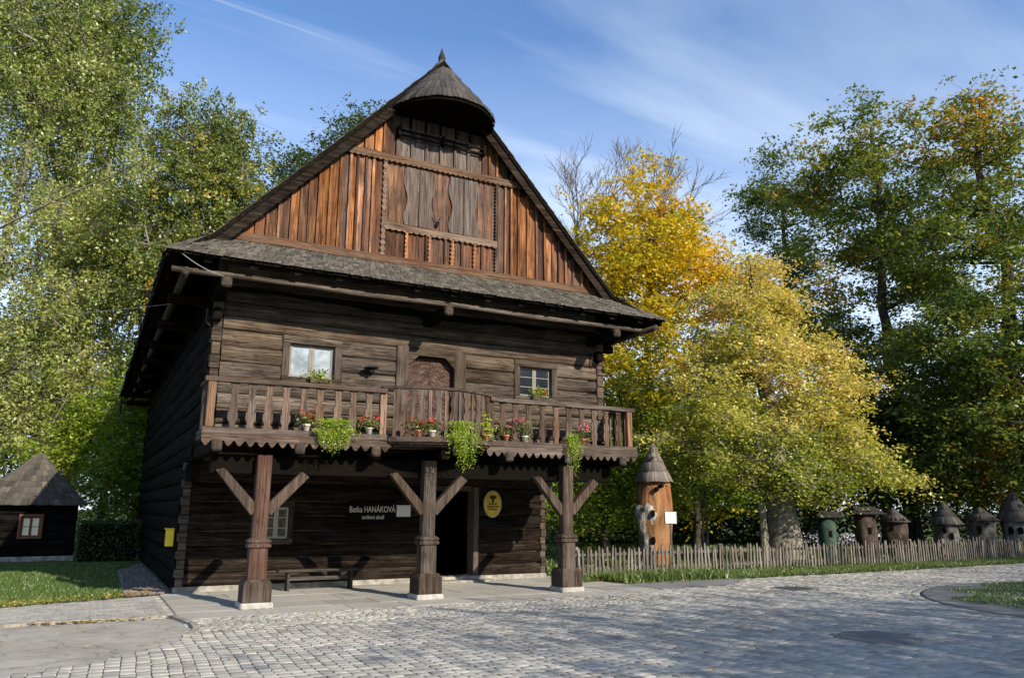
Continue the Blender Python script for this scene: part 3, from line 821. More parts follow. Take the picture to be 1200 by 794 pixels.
def window(x0, x1, z0, z1, y, frame_w, fmat, glass, sash, parent, nx=2, nz=2, depth=.10, curtain=None, sashw=.045, bar=.018):
    """x0..z1 = clear glass opening"""
    w = MB().box(x0-.004, x1+.004, y+depth+.04, y+depth+.06, z0-.004, z1+.004).obj('window', curtain or BLACK, parent)
    e = .012
    MB().box(x0-frame_w, x1+frame_w, y-.055, y+.10, z1+.001, z1+frame_w, e).obj('frame', fmat, w)
    MB().box(x0-frame_w, x1+frame_w, y-.060, y+.10, z0-frame_w*.8, z0-.001, e).obj('sill', fmat, w)
    fv = LOGV if fmat == LOG else fmat
    MB().box(x0-frame_w, x0-.001, y-.050, y+.10, z0+.001, z1-.001, e).obj('frame', fv, w)
    MB().box(x1+.001, x1+frame_w, y-.050, y+.10, z0+.001, z1-.001, e).obj('frame', fv, w)
    yy = y + depth*.45
    s = MB()
    xm = (x0+x1)/2
    for a, b in ((x0+.002, xm-.002), (xm+.002, x1-.002)) if nx == 2 else ((x0+.002, x1-.002),):
        s.box(a, a+sashw, yy, yy+.035, z0+.003, z1-.003); s.box(b-sashw, b, yy, yy+.035, z0+.003, z1-.003)
        s.box(a+sashw, b-sashw, yy, yy+.035, z0+.003, z0+.003+sashw); s.box(a+sashw, b-sashw, yy, yy+.035, z1-.003-sashw, z1-.003)
        for k in range(1, nz):
            zz = z0 + (z1-z0)*k/nz
            s.box(a+sashw, b-sashw, yy+.004, yy+.028, zz-bar/2, zz+bar/2)
        pz = [z0+.003+sashw] + [z0+(z1-z0)*k/nz for k in range(1, nz)] + [z1-.003-sashw]
        for k in range(nz):
            tilt = rng.uniform(-.004, .004)
            MB().add([(a+sashw, yy+.014+tilt, pz[k]), (b-sashw, yy+.014-tilt, pz[k]), (b-sashw, yy+.018-tilt, pz[k+1]), (a+sashw, yy+.018+tilt, pz[k+1])], [(0,1,2,3)]).obj('pane', glass, w)
    s.obj('sash', sash, w)
    return w
window(1.66, 2.18, 1.02, 1.68, 0.02, .10, LOGV, GLASSD, FRAMEW, house, 2, 3)

# --- arcade ceiling: joists, boards, beams
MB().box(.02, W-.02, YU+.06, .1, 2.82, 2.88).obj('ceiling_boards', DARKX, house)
ceilb = MB().box(.1, W-.1, -3.065, -2.80, 2.24, 2.574, .015).obj('arcade_beam', BLACK, house)  # black colour stands for the shade below the balcony
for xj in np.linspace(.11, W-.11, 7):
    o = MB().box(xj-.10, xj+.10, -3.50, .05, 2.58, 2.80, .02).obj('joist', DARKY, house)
    MB().box(xj-.085, xj+.085, -3.60, -3.502, 2.595, 2.785, .03).obj('joist_end', LOGY, house)

# --- arcade posts
def post(xp, shaft):
    yp = -3.15
    p = MB()
    prof = [(.155,.46),(.155,.98),(.195,1.0),(.195,1.045),(.175,1.06),(.195,1.09),(.185,1.12),(.125,1.16),(.125,2.57)]
    ring = []
    # square section with chamfered corners below, plain square above
    for r_, z_ in prof:
        c_ = .045 if z_ < 1.2 else .012
        a = r_
        ring.append([(-a+c_,-a),(a-c_,-a),(a,-a+c_),(a,a-c_),(a-c_,a),(-a+c_,a),(-a,a-c_),(-a,-a+c_)])
    vs = []; fs = []
    for (r_, z_), rg_ in zip(prof, ring):
        vs += [(u, v, z_) for u, v in rg_]
    for k in range(len(prof)-1):
        for i in range(8): fs.append((k*8+i, k*8+(i+1) % 8, k*8+8+(i+1) % 8, k*8+8+i))
    fs.append(tuple(range(8))[::-1]); fs.append(tuple(range(len(vs)-8, len(vs))))
    p.add([(xp+u, yp+v, z) for u, v, z in vs], fs)
    po = p.obj('arcade_post', shaft, house)
    b = MB(); w = .235
    b.add([(xp-w,yp-w,.10),(xp+w,yp-w,.10),(xp+w,yp+w,.10),(xp-w,yp+w,.10),(xp-w,yp-w,.40),(xp+w,yp-w,.40),(xp+w,yp+w,.40),(xp-w,yp+w,.40),
           (xp-.18,yp-.18,.47),(xp+.18,yp-.18,.47),(xp+.18,yp+.18,.47),(xp-.18,yp+.18,.47)],
          [(3,2,1,0),(0,1,5,4),(1,2,6,5),(2,3,7,6),(3,0,4,7),(4,5,9,8),(5,6,10,9),(6,7,11,10),(7,4,8,11),(8,9,10,11)])
    b.obj('wooden_foot', LOGV, po)
    MB().box(xp-.27, xp+.27, yp-.27, yp+.27, -.01, .097, .02).obj('base_stone', STONE, po)
    for s in (-1, 1):
        x0, z0, x1, z1 = xp+s*.10, 1.60, xp+s*.72, 2.27
        d = Vector((x1-x0, z1-z0)).normalized(); n = Vector((-d.y, d.x))*.092
        poly = [(x0-n.x, z0-n.y), (x0+n.x, z0+n.y), (x1+n.x, z1+n.y-.0), (x1-n.x, z1-n.y)]
        poly[2] = (x1 + n.x + d.x*.02, 2.30); poly[3] = (x1 - n.x + d.x*(.02 + 0), 2.335 if False else z1-n.y)
        if s < 0: poly = poly[::-1]
        MB().prism(poly, 'y', yp-.075, yp+.075).obj('brace', BRACE, po)
    return po
post(.98, POSTRED); post(4.12, LOGV); post(7.27, LOGV)

# --- upper storey
W1 = (1.46, 2.34, 4.14, 4.80); W2 = (6.55, 7.37, 4.13, 4.79); UD = (3.90, 4.94, 2.92, 4.80)
ub = MB().box(.06, 1.30, YU+.07, YU+.30, 2.88, 6.6).box(2.50, 3.62, YU+.07, YU+.30, 2.88, 6.6).box(5.22, 6.40, YU+.07, YU+.30, 2.88, 6.6).box(7.52, W+.08, YU+.07, YU+.30, 2.88, 6.6)
ub.box(1.30, 2.50, YU+.07, YU+.30, 2.88, 4.05).box(1.30, 2.50, YU+.07, YU+.30, 4.88, 6.6).box(6.40, 7.52, YU+.07, YU+.30, 2.88, 4.05).box(6.40, 7.52, YU+.07, YU+.30, 4.88, 6.6).box(3.62, 5.22, YU+.07, YU+.30, 4.92, 6.6)
upper = ub.obj('upper_floor_wall', CHINK, house)
hs = [.28,.28,.28,.28,.31,.31,.31,.27,.265,.265,.27,.265,.265]
wall_front(upper, .20, W+.02, 2.90, 6.55, YU, [(1.31,2.49,4.02,4.95),(3.62,5.22,2.9,4.95),(6.40,7.52,4.02,4.95)], hs, LOG)
for cx in (.02, W+.03):
    z = 2.90; k = 0
    while z < 5.6:
        h = .24 + .05*rng.random()
        MB().box(cx-.02*(k % 2), cx+.155+.01*(k % 2), YU-.045-.015*(k % 2), YU+.2, z+.006, z+h-.006, .014).obj('corner_block', LOG, upper)
        z += h; k += 1
window(*[W1[i] for i in (0,1,2,3)], YU, .145, LOG, GLASSL, SASHD, house, 2, 1, .12, CURTAIN, .05)
window(*[W2[i] for i in (0,1,2,3)], YU, .145, LOG, GLASSD, SASHD, house, 2, 3, .12, None, .045)
# balcony door with chamfered head and herringbone boards
df = MB()
o_ = .27
df.box(UD[0]-o_, UD[0]-.002, YU-.06, YU+.12, 2.9, 4.98, .012)
bd_ = df.obj('balcony_door', LOGV, house)
MB().box(UD[1]+.002, UD[1]+o_, YU-.06, YU+.12, 2.9, 4.98, .012).obj('jamb', LOGV, bd_)
MB().prism([(UD[0], 4.58),(UD[0]+.22, 4.80),(UD[1]-.22, 4.80),(UD[1], 4.58),(UD[1], 4.975),(UD[0], 4.975)], 'y', YU-.055, YU+.12).obj('door_head', LOG, bd_)
xm = (UD[0]+UD[1])/2
MB().box(UD[0], UD[1], YU+.14, YU+.17, 2.9, 4.82).obj('door_leaf', DOORW, bd_)
for s in (-1, 1):
    for k in range(-6, 22):
        # slanted board clipped to its half of the door
        z0 = 2.95 + k*.105
        poly = []
        xa, xb = (UD[0]+.02, xm-.004) if s < 0 else (xm+.004, UD[1]-.02)
        sl_ = 1.0
        def zat(xx, zb): return zb + (xx-xa)*sl_ if s < 0 else zb + (xb-xx)*sl_
        pp = [(xa, zat(xa, z0)), (xb, zat(xb, z0)), (xb, zat(xb, z0+.095)), (xa, zat(xa, z0+.095))]
        pp = [(u, min(max(w_, 2.93), 4.78)) for u, w_ in pp]
        if max(w_ for _, w_ in pp) - min(w_ for _, w_ in pp) < .03 or (pp[0][1] == pp[3][1] and pp[1][1] == pp[2][1]): continue
        MB().prism(pp, 'y', YU+.115, YU+.138).obj('door_plank', DOORW, bd_)
MB().tube([(3.06,YU-.02,4.42),(3.06,YU-.16,4.42)], .02, 8).obj('lamp_arm', IRON, tag(MB().lathe([(.02,4.30),(.05,4.34),(.055,4.38),(.15,4.415),(.155,4.43),(.03,4.45)], 12, (3.06,YU-.17)).obj('wall_lamp', IRON), 'small black iron lamp on upper log wall between window and balcony door', 'lamp'))

# --- balcony
ZD = 2.93
def front_y(x):
    """outer edge of the balcony: straight, with a shallow bow before the door"""
    a, b = 3.06, 5.34
    if a < x < b:
        t = (x-a)/(b-a); return YB - .50*math.sin(math.pi*t)**.75
    return YB
bxs = [-.10] + list(np.linspace(.2, 3.06, 8)) + list(np.linspace(3.2, 5.2, 15)) + list(np.linspace(5.34, 8.5, 8)) + [8.88]
deck = MB()
poly = [(x, front_y(x)-.06) for x in bxs]
deck.prism([(bxs[0], YU+.05)] + poly + [(bxs[-1], YU+.05)], 'z', ZD-.09, ZD-.03)
balc = deck.obj('balcony', RAILX, house)
def strip(name, mat, xs, dy0, dy1, z0, z1, parent, sag=0):
    m = MB(); n = len(xs)
    vs = []
    for x in xs:
        y = front_y(x); s = sag*math.sin((x+.1)*.7)
        vs += [(x, y+dy0, z0+s), (x, y+dy1, z0+s), (x, y+dy1, z1+s), (x, y+dy0, z1+s)]
    fs = []
    for i in range(n-1):
        for j in range(4): fs.append((i*4+j, i*4+4+j, i*4+4+(j+1) % 4, i*4+(j+1) % 4))
    fs += [(0,1,2,3), tuple(range(n*4-4, n*4))[::-1]]
    m.add(vs, fs); return m.obj(name, mat, parent)
xsL = np.linspace(-.14, 3.10, 9); xsM = np.linspace(3.02, 5.38, 21); xsR = np.linspace(5.30, 8.92, 9)
strip('bottom_rail', RAILX, xsL[:], -.13, .06, ZD-.03, ZD+.075, balc)
strip('bottom_rail', RAILX, np.linspace(3.12,5.28,19), -.12, .05, ZD-.05, ZD+.04, balc)
strip('bottom_rail', RAILX, xsR, -.13, .06, ZD-.03, ZD+.075, balc)
strip('handrail', RAILX, xsL, -.07, .07, 3.795, 3.875, balc, .008)
strip('handrail', RAILX, xsM, -.05, .05, 3.880, 3.925, balc, .004)
strip('handrail', RAILX, xsR, -.07, .07, 3.795, 3.875, balc, -.008)
for xe, s in ((-.06, 1), (8.84, -1)):
    MB().box(xe-.05, xe+.05, YB+.075, YU-.06, 3.80, 3.87, .01).obj('handrail', LOGY, balc)
    MB().box(xe-.05, xe+.05, YB+.065, YU-.06, ZD-.02, ZD+.07, .01).obj('bottom_rail', LOGY, balc)
    for k in range(4):
        yy = YB+.22+k*.19
        MB().box(xe-.02, xe+.02, yy-.035, yy+.035, ZD+.072, 3.798).obj('baluster', BAL, balc)
# corner and intermediate posts
for xp, mt in ((-.02, POSTORANGE), (3.06, POSTORANGE), (5.34, BAL), (8.80, POSTORANGE)):
    MB().box(xp-.065, xp+.065, YB-.055, YB+.055, ZD+.077, 3.793, .012).obj('balcony_post', mt, balc)
# scalloped fascia below the deck
def scallop(x0, x1, ztop, zlow, n, amp, thick=.025):
    pts = [(x1, ztop), (x0, ztop)]
    for i in range(n):
        a, b = x0+(x1-x0)*i/n, x0+(x1-x0)*(i+1)/n
        for k in range(6):
            t = k/6
            pts.append((a+(b-a)*t, zlow + amp*(1-math.sin(math.pi*min(1, t/.8)) if t < .8 else 1)))
    pts.append((x1, zlow+amp))
    return pts
for x0, x1, n in ((-.14, 1.50, 9), (1.506, 3.20, 9), (5.20, 7.0, 10), (7.006, 8.92, 11)):
    MB().prism(scallop(x0, x1, ZD-.032, ZD-.245, n, .09), 'y', YB-.145, YB-.118).obj('fascia_board', RAILX, balc)
    MB().box(x0, x1, YB-.11, YB-.02, ZD-.17, ZD-.092).obj('deck_beam', DARKX, balc)
strip('deck_beam', DARKX, np.linspace(3.22,5.18,17), -.03, .05, ZD-.14, ZD-.052, balc)
# flat sawn balusters
HB = 3.795 - (ZD+.075)
half = [(.055,0),(.055,.10),(.085,.16),(.085,.26),(.060,.31),(.075,.36),(.075,.44),(.045,.50),(.040,.56),(.060,.62),(.060,.66),(.045,.70),(.075,.76),(.085,.80),(.085,HB)]
outl = [(w, z) for w, z in half] + [(-w, z) for w, z in half[::-1]]
bal_me = MB().prism(outl, 'y', -.016, .016).mesh('baluster', BAL)
nl = 9
for i in range(nl):
    xx = .35 + (2.78-.35)*i/(nl-1) + rng.normal(0,.008)
    o = link('baluster', bal_me, balc, (xx, YB, ZD+.075)); o.rotation_euler = (0, rng.normal(0,.01), rng.normal(0,.05))
nr = 10
for i in range(nr):
    xx = 5.60 + (8.52-5.60)*i/(nr-1) + rng.normal(0,.008)
    o = link('baluster', bal_me, balc, (xx, YB, ZD+.075)); o.rotation_euler = (0, rng.normal(0,.01), rng.normal(0,.05))
thin_me = MB().prism([(.028,0),(.028,HB+.10),(-.028,HB+.10),(-.028,0)], 'y', -.014, .014).mesh('baluster', BAL)
thin_g = MB().prism([(.028,0),(.028,HB+.10),(-.028,HB+.10),(-.028,0)], 'y', -.014, .014).mesh('baluster', GREYV)
bal_g = MB().prism([(w, z + (0 if z < .7 else .10 if z == HB else .05)) for w, z in outl], 'y', -.016, .016).mesh('baluster', GREYV)
bal_m = MB().prism([(w, z + (0 if z < .7 else .10 if z == HB else .05)) for w, z in outl], 'y', -.016, .016).mesh('baluster', BAL)
nb_ = 14
for i in range(nb_):
    xx = 3.24 + (5.20-3.24)*i/(nb_-1)
    dy_ = (front_y(xx+.02) - front_y(xx-.02))/.04
    me = (bal_g if i in (3, 5) else bal_m if i % 2 else thin_g if i in (2, 4, 8) else thin_me)
    link('baluster', me, balc, (xx, front_y(xx), ZD+.04), math.atan(dy_))

# --- roof
roof = MB()
def side_profile():
    """roof surface from the ridge down to the eave (distance from the ridge, height), slightly flared"""
    return [(0, ZR), (1.3, ZR-1.3*SL), (3.2, ZR-3.2*SL), (4.45, ZR-4.45*SL+.03), (4.9, ZR-4.9*SL+.10), (5.28, ZR-5.28*SL+.23)]
PR = side_profile()
def roof_side(s):
    m = MB(); y0s = []
    y1 = 16.1
    th = .10
    for k in range(len(PR)-1):
        (a, za), (b, zb) = PR[k], PR[k+1]
        # front edge: rake at -2.97 down to the pent roof, then runs out along the hip to the corner
        ya = -2.97 if za > 6.62 else -2.97 - .75*(6.62-za)/(6.62-PR[-1][1])
        yb = -2.97 if zb > 6.62 else -2.97 - .75*(6.62-zb)/(6.62-PR[-1][1])
        xa, xb = RX+s*a, RX+s*b
        m.add([(xa,ya,za),(xb,yb,zb),(xb,y1,zb),(xa,y1,za),(xa,ya,za-th),(xb,yb,zb-th),(xb,y1,zb-th),(xa,y1,za-th)],
              [(0,1,2,3),(7,6,5,4),(0,4,5,1),(2,6,7,3)] + ([(1,5,6,2)] if k == len(PR)-2 else []))
    return m
mainroof = roof_side(-1).obj('roof', DARKY, house)
roof_side(1).obj('roof_slope', DARKY, mainroof)
# shingle courses on the two slopes: overlapping wedges, split across the length
def courses(s, seed):
    r = np.random.default_rng(seed)
    total = 0; V = []; F = []; T = []
    seg = [(PR[k], PR[k+1]) for k in range(len(PR)-1)]
    d = 0.05
    dist = np.linspace(.0, 5.28, 31)
    zf = lambda q: float(np.interp(q, [p[0] for p in PR], [p[1] for p in PR]))
    for k in range(len(dist)-1):
        a, b = dist[k], dist[k+1] + .03
        za, zb = zf(a), zf(b)
        y = -2.99 if zf(dist[k]) > 6.6 else -2.99 - .75*(6.6-zf(dist[k]))/(6.6-PR[-1][1])
        while y < 16.1:
            w = r.uniform(.10,.16) if y < -1.2 else r.uniform(.5,.9)
            j = r.uniform(-.015,.015); t0 = .008; t1 = .035 + r.uniform(0,.012)
            bi = len(V)
            V += [(RX+s*a, y, za+t0), (RX+s*(b+j), y, zb+t1), (RX+s*(b+j), y+w-.006, zb+t1), (RX+s*a, y+w-.006, za+t0),
                  (RX+s*(b+j), y, zb+.004), (RX+s*(b+j), y+w-.006, zb+.004), (RX+s*a, y, za+.002), (RX+s*a, y+w-.006, za+.002)]
            F += [(bi,bi+1,bi+2,bi+3), (bi+1,bi+4,bi+5,bi+2), (bi,bi+6,bi+4,bi+1), (bi+3,bi+2,bi+5,bi+7)]
            T += [float(np.clip(r.normal(.5,.22),0,1))]*4
            y += w
    return npmesh('shingle_courses', np.array(V), np.array(F), SHING, np.array(T))
for s, sd in ((-1, 31), (1, 32)):
    o = link('shingle_courses', courses(s, sd), mainroof); o['kind'] = 'stuff'
# ridge cap
MB().prism([(RX-.16, ZR-.10),(RX+.16, ZR-.10),(RX+.02, ZR+.09),(RX-.02, ZR+.09)], 'y', -2.6, 16.1).obj('ridge_cap', SHINGD, mainroof)
# barge boards
for s in (-1, 1):
    pts = [(RX+s*0.02, ZR-.10), (RX+s*4.55, ZR-4.55*SL-.06), (RX+s*4.62, ZR-4.62*SL-.34), (RX+s*.02, ZR-.40)]
    MB().prism(pts if s > 0 else pts[::-1], 'y', -2.935, -2.895).obj('barge_board', LOGL, mainroof)
# pent roof below the gable
PT = [(-.18, 8.86), (-.98, 9.80)]   # x extents at the top and bottom edges
ZPT, ZPB, YPT, YPB = 6.66, 5.96, -2.62, -3.74
pent = MB()
pent.add([(-.18,YPT,ZPT),(8.86,YPT,ZPT),(9.66,YPB,ZPB),(-.98,YPB,ZPB),(-.18,YPT,ZPT-.07),(8.86,YPT,ZPT-.07),(9.66,YPB,ZPB-.07),(-.98,YPB,ZPB-.07)],
         [(3,2,1,0),(4,5,6,7),(0,1,5,4),(1,2,6,5),(2,3,7,6),(3,0,4,7)])
pent_o = pent.obj('pent_roof', DARKX, house)
V = []; F = []; T = []
nc = 8
r_ = np.random.default_rng(41)
for k in range(nc):
    t0, t1 = k/nc, (k+1)/nc + .05
    xa0, xa1 = -.18 + (-.80)*t0, 8.86 + .80*t0
    xb0, xb1 = -.18 + (-.80)*t1, 8.86 + .80*t1
    f = 0.0
    while f < 1:
        wf = r_.uniform(.075,.12)/9.6; f2 = min(1, f+wf)
        ya, za = YPT + (YPB-YPT)*t0, ZPT + (ZPB-ZPT)*t0
        j = r_.uniform(-.02,.02)
        tt = t1 + j
        yb, zb = YPT + (YPB-YPT)*tt, ZPT + (ZPB-ZPT)*tt
        up = .012 + r_.uniform(0,.014)
        g = .004
        P = [(xa0+(xa1-xa0)*f+g, ya, za+.006), (xa0+(xa1-xa0)*f2-g, ya, za+.006), (xb0+(xb1-xb0)*f2-g, yb-.01, zb+.010+up), (xb0+(xb1-xb0)*f+g, yb-.01, zb+.010+up)]
        bi = len(V)
        V += P + [(P[2][0], P[2][1], zb+.001), (P[3][0], P[3][1], zb+.001)]
        F += [(bi+3,bi+2,bi+1,bi), (bi+3,bi+5,bi+4,bi+2)]
        T += [float(np.clip(r_.normal(.55,.25),0,1))]*2
        f = f2
o = link('pent_shingles', npmesh('pent_shingles', np.array(V), np.array(F), SHING, np.array(T)), pent_o); o['kind'] = 'stuff'
# rafters below the pent roof, outlying beams and the pole purlins
for xr in np.linspace(-.3, 9.0, 13):
    m = MB(); y0, y1 = YU+.02, YPB+.08
    z_at = lambda y: ZPT + (ZPB-ZPT)*(y-YPT)/(YPB-YPT)
    m.add([(xr-.06,y0,z_at(y0)-.24),(xr+.06,y0,z_at(y0)-.24),(xr+.06,y1,z_at(y1)-.20),(xr-.06,y1,z_at(y1)-.20),(xr-.06,y0,z_at(y0)-.075),(xr+.06,y0,z_at(y0)-.075),(xr+.06,y1,z_at(y1)-.075),(xr-.06,y1,z_at(y1)-.075)],
          [(3,2,1,0),(4,5,6,7),(0,1,5,4),(1,2,6,5),(2,3,7,6),(3,0,4,7)])
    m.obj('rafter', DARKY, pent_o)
MB().tube([(x, -3.42+.01*math.sin(x), 5.70+.012*math.sin(x*1.7)) for x in np.linspace(-.85, 9.25, 14)], .055, 8).obj('eave_pole', LOG, pent_o, True)
for xb_ in (.05, 4.30, 8.42):
    MB().box(xb_-.10, xb_+.10, -3.50, YU+.02, 5.44, 5.64, .025).obj('outlying_beam', DARKY, pent_o)
    MB().box(xb_-.09, xb_+.09, -3.60, -3.502, 5.45, 5.63, .03).obj('beam_end', LOGY, pent_o)
MB().box(-.02, W+.06, YU-.02, YU+.10, 5.62, 5.80).obj('wall_plate', DARKX, pent_o)
for xb_ in (.06, W+.02):
    MB().box(xb_-.09, xb_+.09, YU-.22, YU+.0, 5.06, 5.30, .03).obj('beam_end', DARKY, house)
    MB().tube([(xb_-.17, YU-.1, 5.28),(xb_-.17, YU-.1, 5.02),(xb_-.10, YU-.1, 4.95)], .018, 6).obj('iron_hook', IRON, house)
for s, xe in ((-1, -.62), (1, 9.22)):
    MB().tube([(xe, y, 5.66+.02*math.sin(y)) for y in np.linspace(-3.95 if s > 0 else -3.5, 15.6, 12)], .07, 8).obj('eave_pole', LOGY, mainroof, True)
    for y in np.linspace(-2.0, 15, 8):
        x0, x1 = (xe-.15, .1) if s < 0 else (W-.1, xe+.15)
        MB().box(x0, x1, y-.09, y+.09, 5.42, 5.60, .02).obj('outlying_beam', DARKX, mainroof)
    for y in np.linspace(-2.6, 15.4, 22):
        m = MB(); xa = .0 if s < 0 else W
        xo = RX + s*5.16
        m.add([(xa,y-.05,6.12),(xo,y-.05,PR[-1][1]-.22),(xo,y+.05,PR[-1][1]-.22),(xa,y+.05,6.12),(xa,y-.05,6.30),(xo,y-.05,PR[-1][1]-.10),(xo,y+.05,PR[-1][1]-.10),(xa,y+.05,6.30)],
              [(3,2,1,0),(4,5,6,7),(0,1,5,4),(1,2,6,5),(2,3,7,6),(3,0,4,7)])
        m.obj('rafter', DARKX, mainroof)
# gutter hooks and a stub of gutter on the left eave
for y in (-1.0, 2.2, 4.6, 8.2):
    xo = RX - 5.28
    MB().add([(xo+.05,y-.03,PR[-1][1]-.06),(xo+.05,y+.03,PR[-1][1]-.06),(xo-.17,y,PR[-1][1]-.02),(xo-.02,y,PR[-1][1]-.16)], [(0,1,2),(1,0,3),(0,2,3),(1,3,2)]).obj('gutter_hook', IRON, mainroof)
MB().tube([(-.95,15.9,5.62),(-.2,15.9,5.60)], .05, 8).obj('gutter_pipe', IRON, mainroof)
MB().tube([(-.95,15.9,5.75),(-.95,15.9,5.05)], .05, 8).obj('gutter_pipe', IRON, mainroof)

# --- gable: boards, battens, trim, shutters
gab = MB().prism([(RX-4.40, 6.66),(RX+4.40, 6.66),(RX, ZR-.15)], 'y', YG+.03, YG+.12).obj('gable', BLACK, house)
def zr_(x): return ZR - SL*abs(x-RX) - .16
def board(name, x0, x1, z0, z1, mat, y=YG, th=.03, clip=True, parent=gab, dy=0):
    if clip:
        a, b = min(z1, zr_(x0)), min(z1, zr_(x1))
        pts = [(x0, z0), (x1, z0), (x1, max(b, z0+.01))]
        if x0 < RX < x1 and min(a, b) < z1: pts.append((RX, min(z1, zr_(RX))))
        pts.append((x0, max(a, z0+.01)))
        if max(a, b) - z0 < .03: return None
    else:
        pts = [(x0, z0), (x1, z0), (x1, z1), (x0, z1)]
    return MB().prism(pts, 'y', y-th+dy, y+dy).obj(name, mat, parent)
def wavy(x0, x1, z0, z1, n=9, amp=.012, seed=0):
    L = []; R_ = []
    for k in range(n*6+1):
        z = z0+(z1-z0)*k/(n*6); w = amp*math.cos(2*math.pi*k/6)
        L.append((x0-w, z)); R_.append((x1+w, z))
    return R_ + L[::-1]
ZB1, ZM, ZT = 6.78, 7.42, 8.93     # top of base beam, middle trim, upper trim
MB().prism([(-.02, 6.62),(8.62, 6.62),(8.42, 6.78),(.18, 6.78)], 'y', YG-.075, YG+.02).obj('base_beam', GABLEX, gab)
def field(x0, x1, z0, z1, mats, bw=(.15,.24), top=True, seed=0):
    r = np.random.default_rng(seed); x = x0; first = True
    while x < x1 - .04:
        w = min(r.uniform(*bw), x1-x)
        if x1 - x - w < .14: w = x1 - x
        a, b = x+.007, x+w-.007
        mt = mats[int(r.integers(len(mats)))]
        ztop = min(z1, max(zr_(a), zr_(b)))
        # boards under the rake end in a short let-in piece
        lo = min(zr_(a), zr_(b))
        if top and lo < z1 - .02 and lo - z0 > .35:
            cut = lo - r.uniform(.06, .12)
            board('plank', a, b, z0, cut-.004, mt, dy=r.uniform(-.014,.010))
            board('plank', a, b, cut+.004, 99, mats[int(r.integers(len(mats)))], dy=.004)
        else:
            board('plank', a, b, z0, z1, mt, dy=r.uniform(-.006,.003))
        if x + w < x1 - .05:
            bx = x+w
            zt = min(z1, zr_(bx)) - .01
            if zt - z0 > .15: board('batten', bx-.024, bx+.024, z0, zt, mats[int(r.integers(len(mats)))], YG-.036, .042)
        x += w
O, R2 = GABLE, GABLE2
field(-.02, 3.12, ZB1, 8.86, [O, O, R2, O, R2], seed=51)
field(5.80, 8.62, ZB1, 8.86, [O, R2, O, O, R2], seed=52)
field(2.30, 3.34, 9.06, 10.6, [O, O, R2], seed=53)
field(5.42, 6.4, 9.06, 10.6, [R2, O, O], seed=54)
field(3.36, 5.40, 9.02, 9.74, [GREYV], (.32,.36), False, seed=55)
# upper trim with scalloped lower edge
def scal_trim(name, x0, x1, zt, zb, n, amp, y0, y1, mat, xin=0.0):
    pts = [(x1-xin, zt), (x0+xin, zt)]
    for i in range(n*4+1):
        x = x0+(x1-x0)*i/(n*4)
        pts.append((x, zb - amp*abs(math.sin(math.pi*i/4))))
    return MB().prism(pts, 'y', y0, y1).obj(name, mat, gab)
scal_trim('trim_beam', 2.20, 6.40, 9.03, 8.89, 34, .035, YG-.11, YG-.037, GABLEX, .12)
scal_trim('trim_beam', 3.14, 5.78, 7.50, 7.37, 20, .035, YG-.10, YG-.060, GABLEX)
MB().prism(wavy(3.09, 3.17, ZB1, 8.87, 16, .012), 'y', YG-.085, YG-.036).obj('carved_batten', GABLEX, gab)
MB().prism(wavy(5.74, 5.83, ZB1, 8.87, 26, .016), 'y', YG-.085, YG-.036).obj('carved_batten', LOGV, gab)
# centre panel
board('plank', 3.18, 3.60, 7.51, 8.88, O, clip=False); board('plank', 4.24, 4.60, 7.51, 8.88, R2, clip=False); board('plank', 5.32, 5.735, 7.51, 8.88, R2, clip=False)
MB().box(3.605, 4.235, YG-.012, YG, 7.51, 8.88).obj('plank', R2, gab); MB().box(4.605, 5.315, YG-.012, YG, 7.51, 8.88).obj('plank', R2, gab)
def shutter(x0, x1, z0, z1, side):
    """leaf with an S-curved outer edge"""
    pts = []
    n = 20
    for k in range(n+1):
        t = k/n; z = z0+(z1-z0)*t
        w = .055*math.sin(2*math.pi*t*1.5 + .6) * math.sin(math.pi*min(1, max(0, t))) ** .4
        pts.append(((x0 if side < 0 else x1) + (w if side > 0 else -w), z))
    inner = x1 if side < 0 else x0
    poly = pts + [(inner, z1), (inner, z0)]
    if side > 0: poly = poly[::-1]
    return MB().prism(poly[::-1], 'y', YG-.055, YG-.032).obj('shutter', GREYV, gab)
for a, b in ((3.60, 4.24), (4.64, 5.30)):
    mid = (a+b)/2
    shutter(a, mid-.012, 7.53, 8.84, -1); shutter(mid+.012, b, 7.53, 8.84, 1)
    MB().prism(wavy(mid-.010, mid+.010, 7.54, 8.83, 16, .006), 'y', YG-.075, YG-.056).obj('carved_batten', LOGV, gab)
field(3.18, 5.735, ZB1, 7.36, [R2, R2, GREYV], (.36,.5), False, seed=56)
for x in (3.66, 4.18, 4.70, 5.24):
    MB().prism(wavy(x-.03, x+.03, ZB1, 7.35, 6, .012), 'y', YG-.085, YG-.038).obj('carved_batten', GABLE, gab)
for sx in (-1, 1):
    MB().tube([(4.33, YG-.06, 7.60),(4.33+.03*sx, YG-.11, 7.70),(4.33+.10*sx, YG-.12, 7.84)], [.03,.02,.008], 6).obj('iron_hook', IRON, gab)
# openings and rail of the gallery below the hood
for x in np.linspace(3.5, 5.3, 6):
    MB().box(x-.15, x+.15, YG+.0, YG+.028, 9.75, 10.02).obj('plank', GREYV, gab)
MB().tube([(3.36, YG-.17, 9.60), (5.42, YG-.17, 9.60)], .030, 8).obj('gallery_rail', DARKX, gab)
MB().tube([(3.36, YG-.13, 9.51), (5.42, YG-.13, 9.51)], .022, 8).obj('gallery_rail', DARKX, gab)
for x in (3.38, 4.4, 5.40):
    MB().box(x-.03, x+.03, YG-.20, YG-.02, 9.46, 9.68).obj('rail_bracket', DARKX, gab)

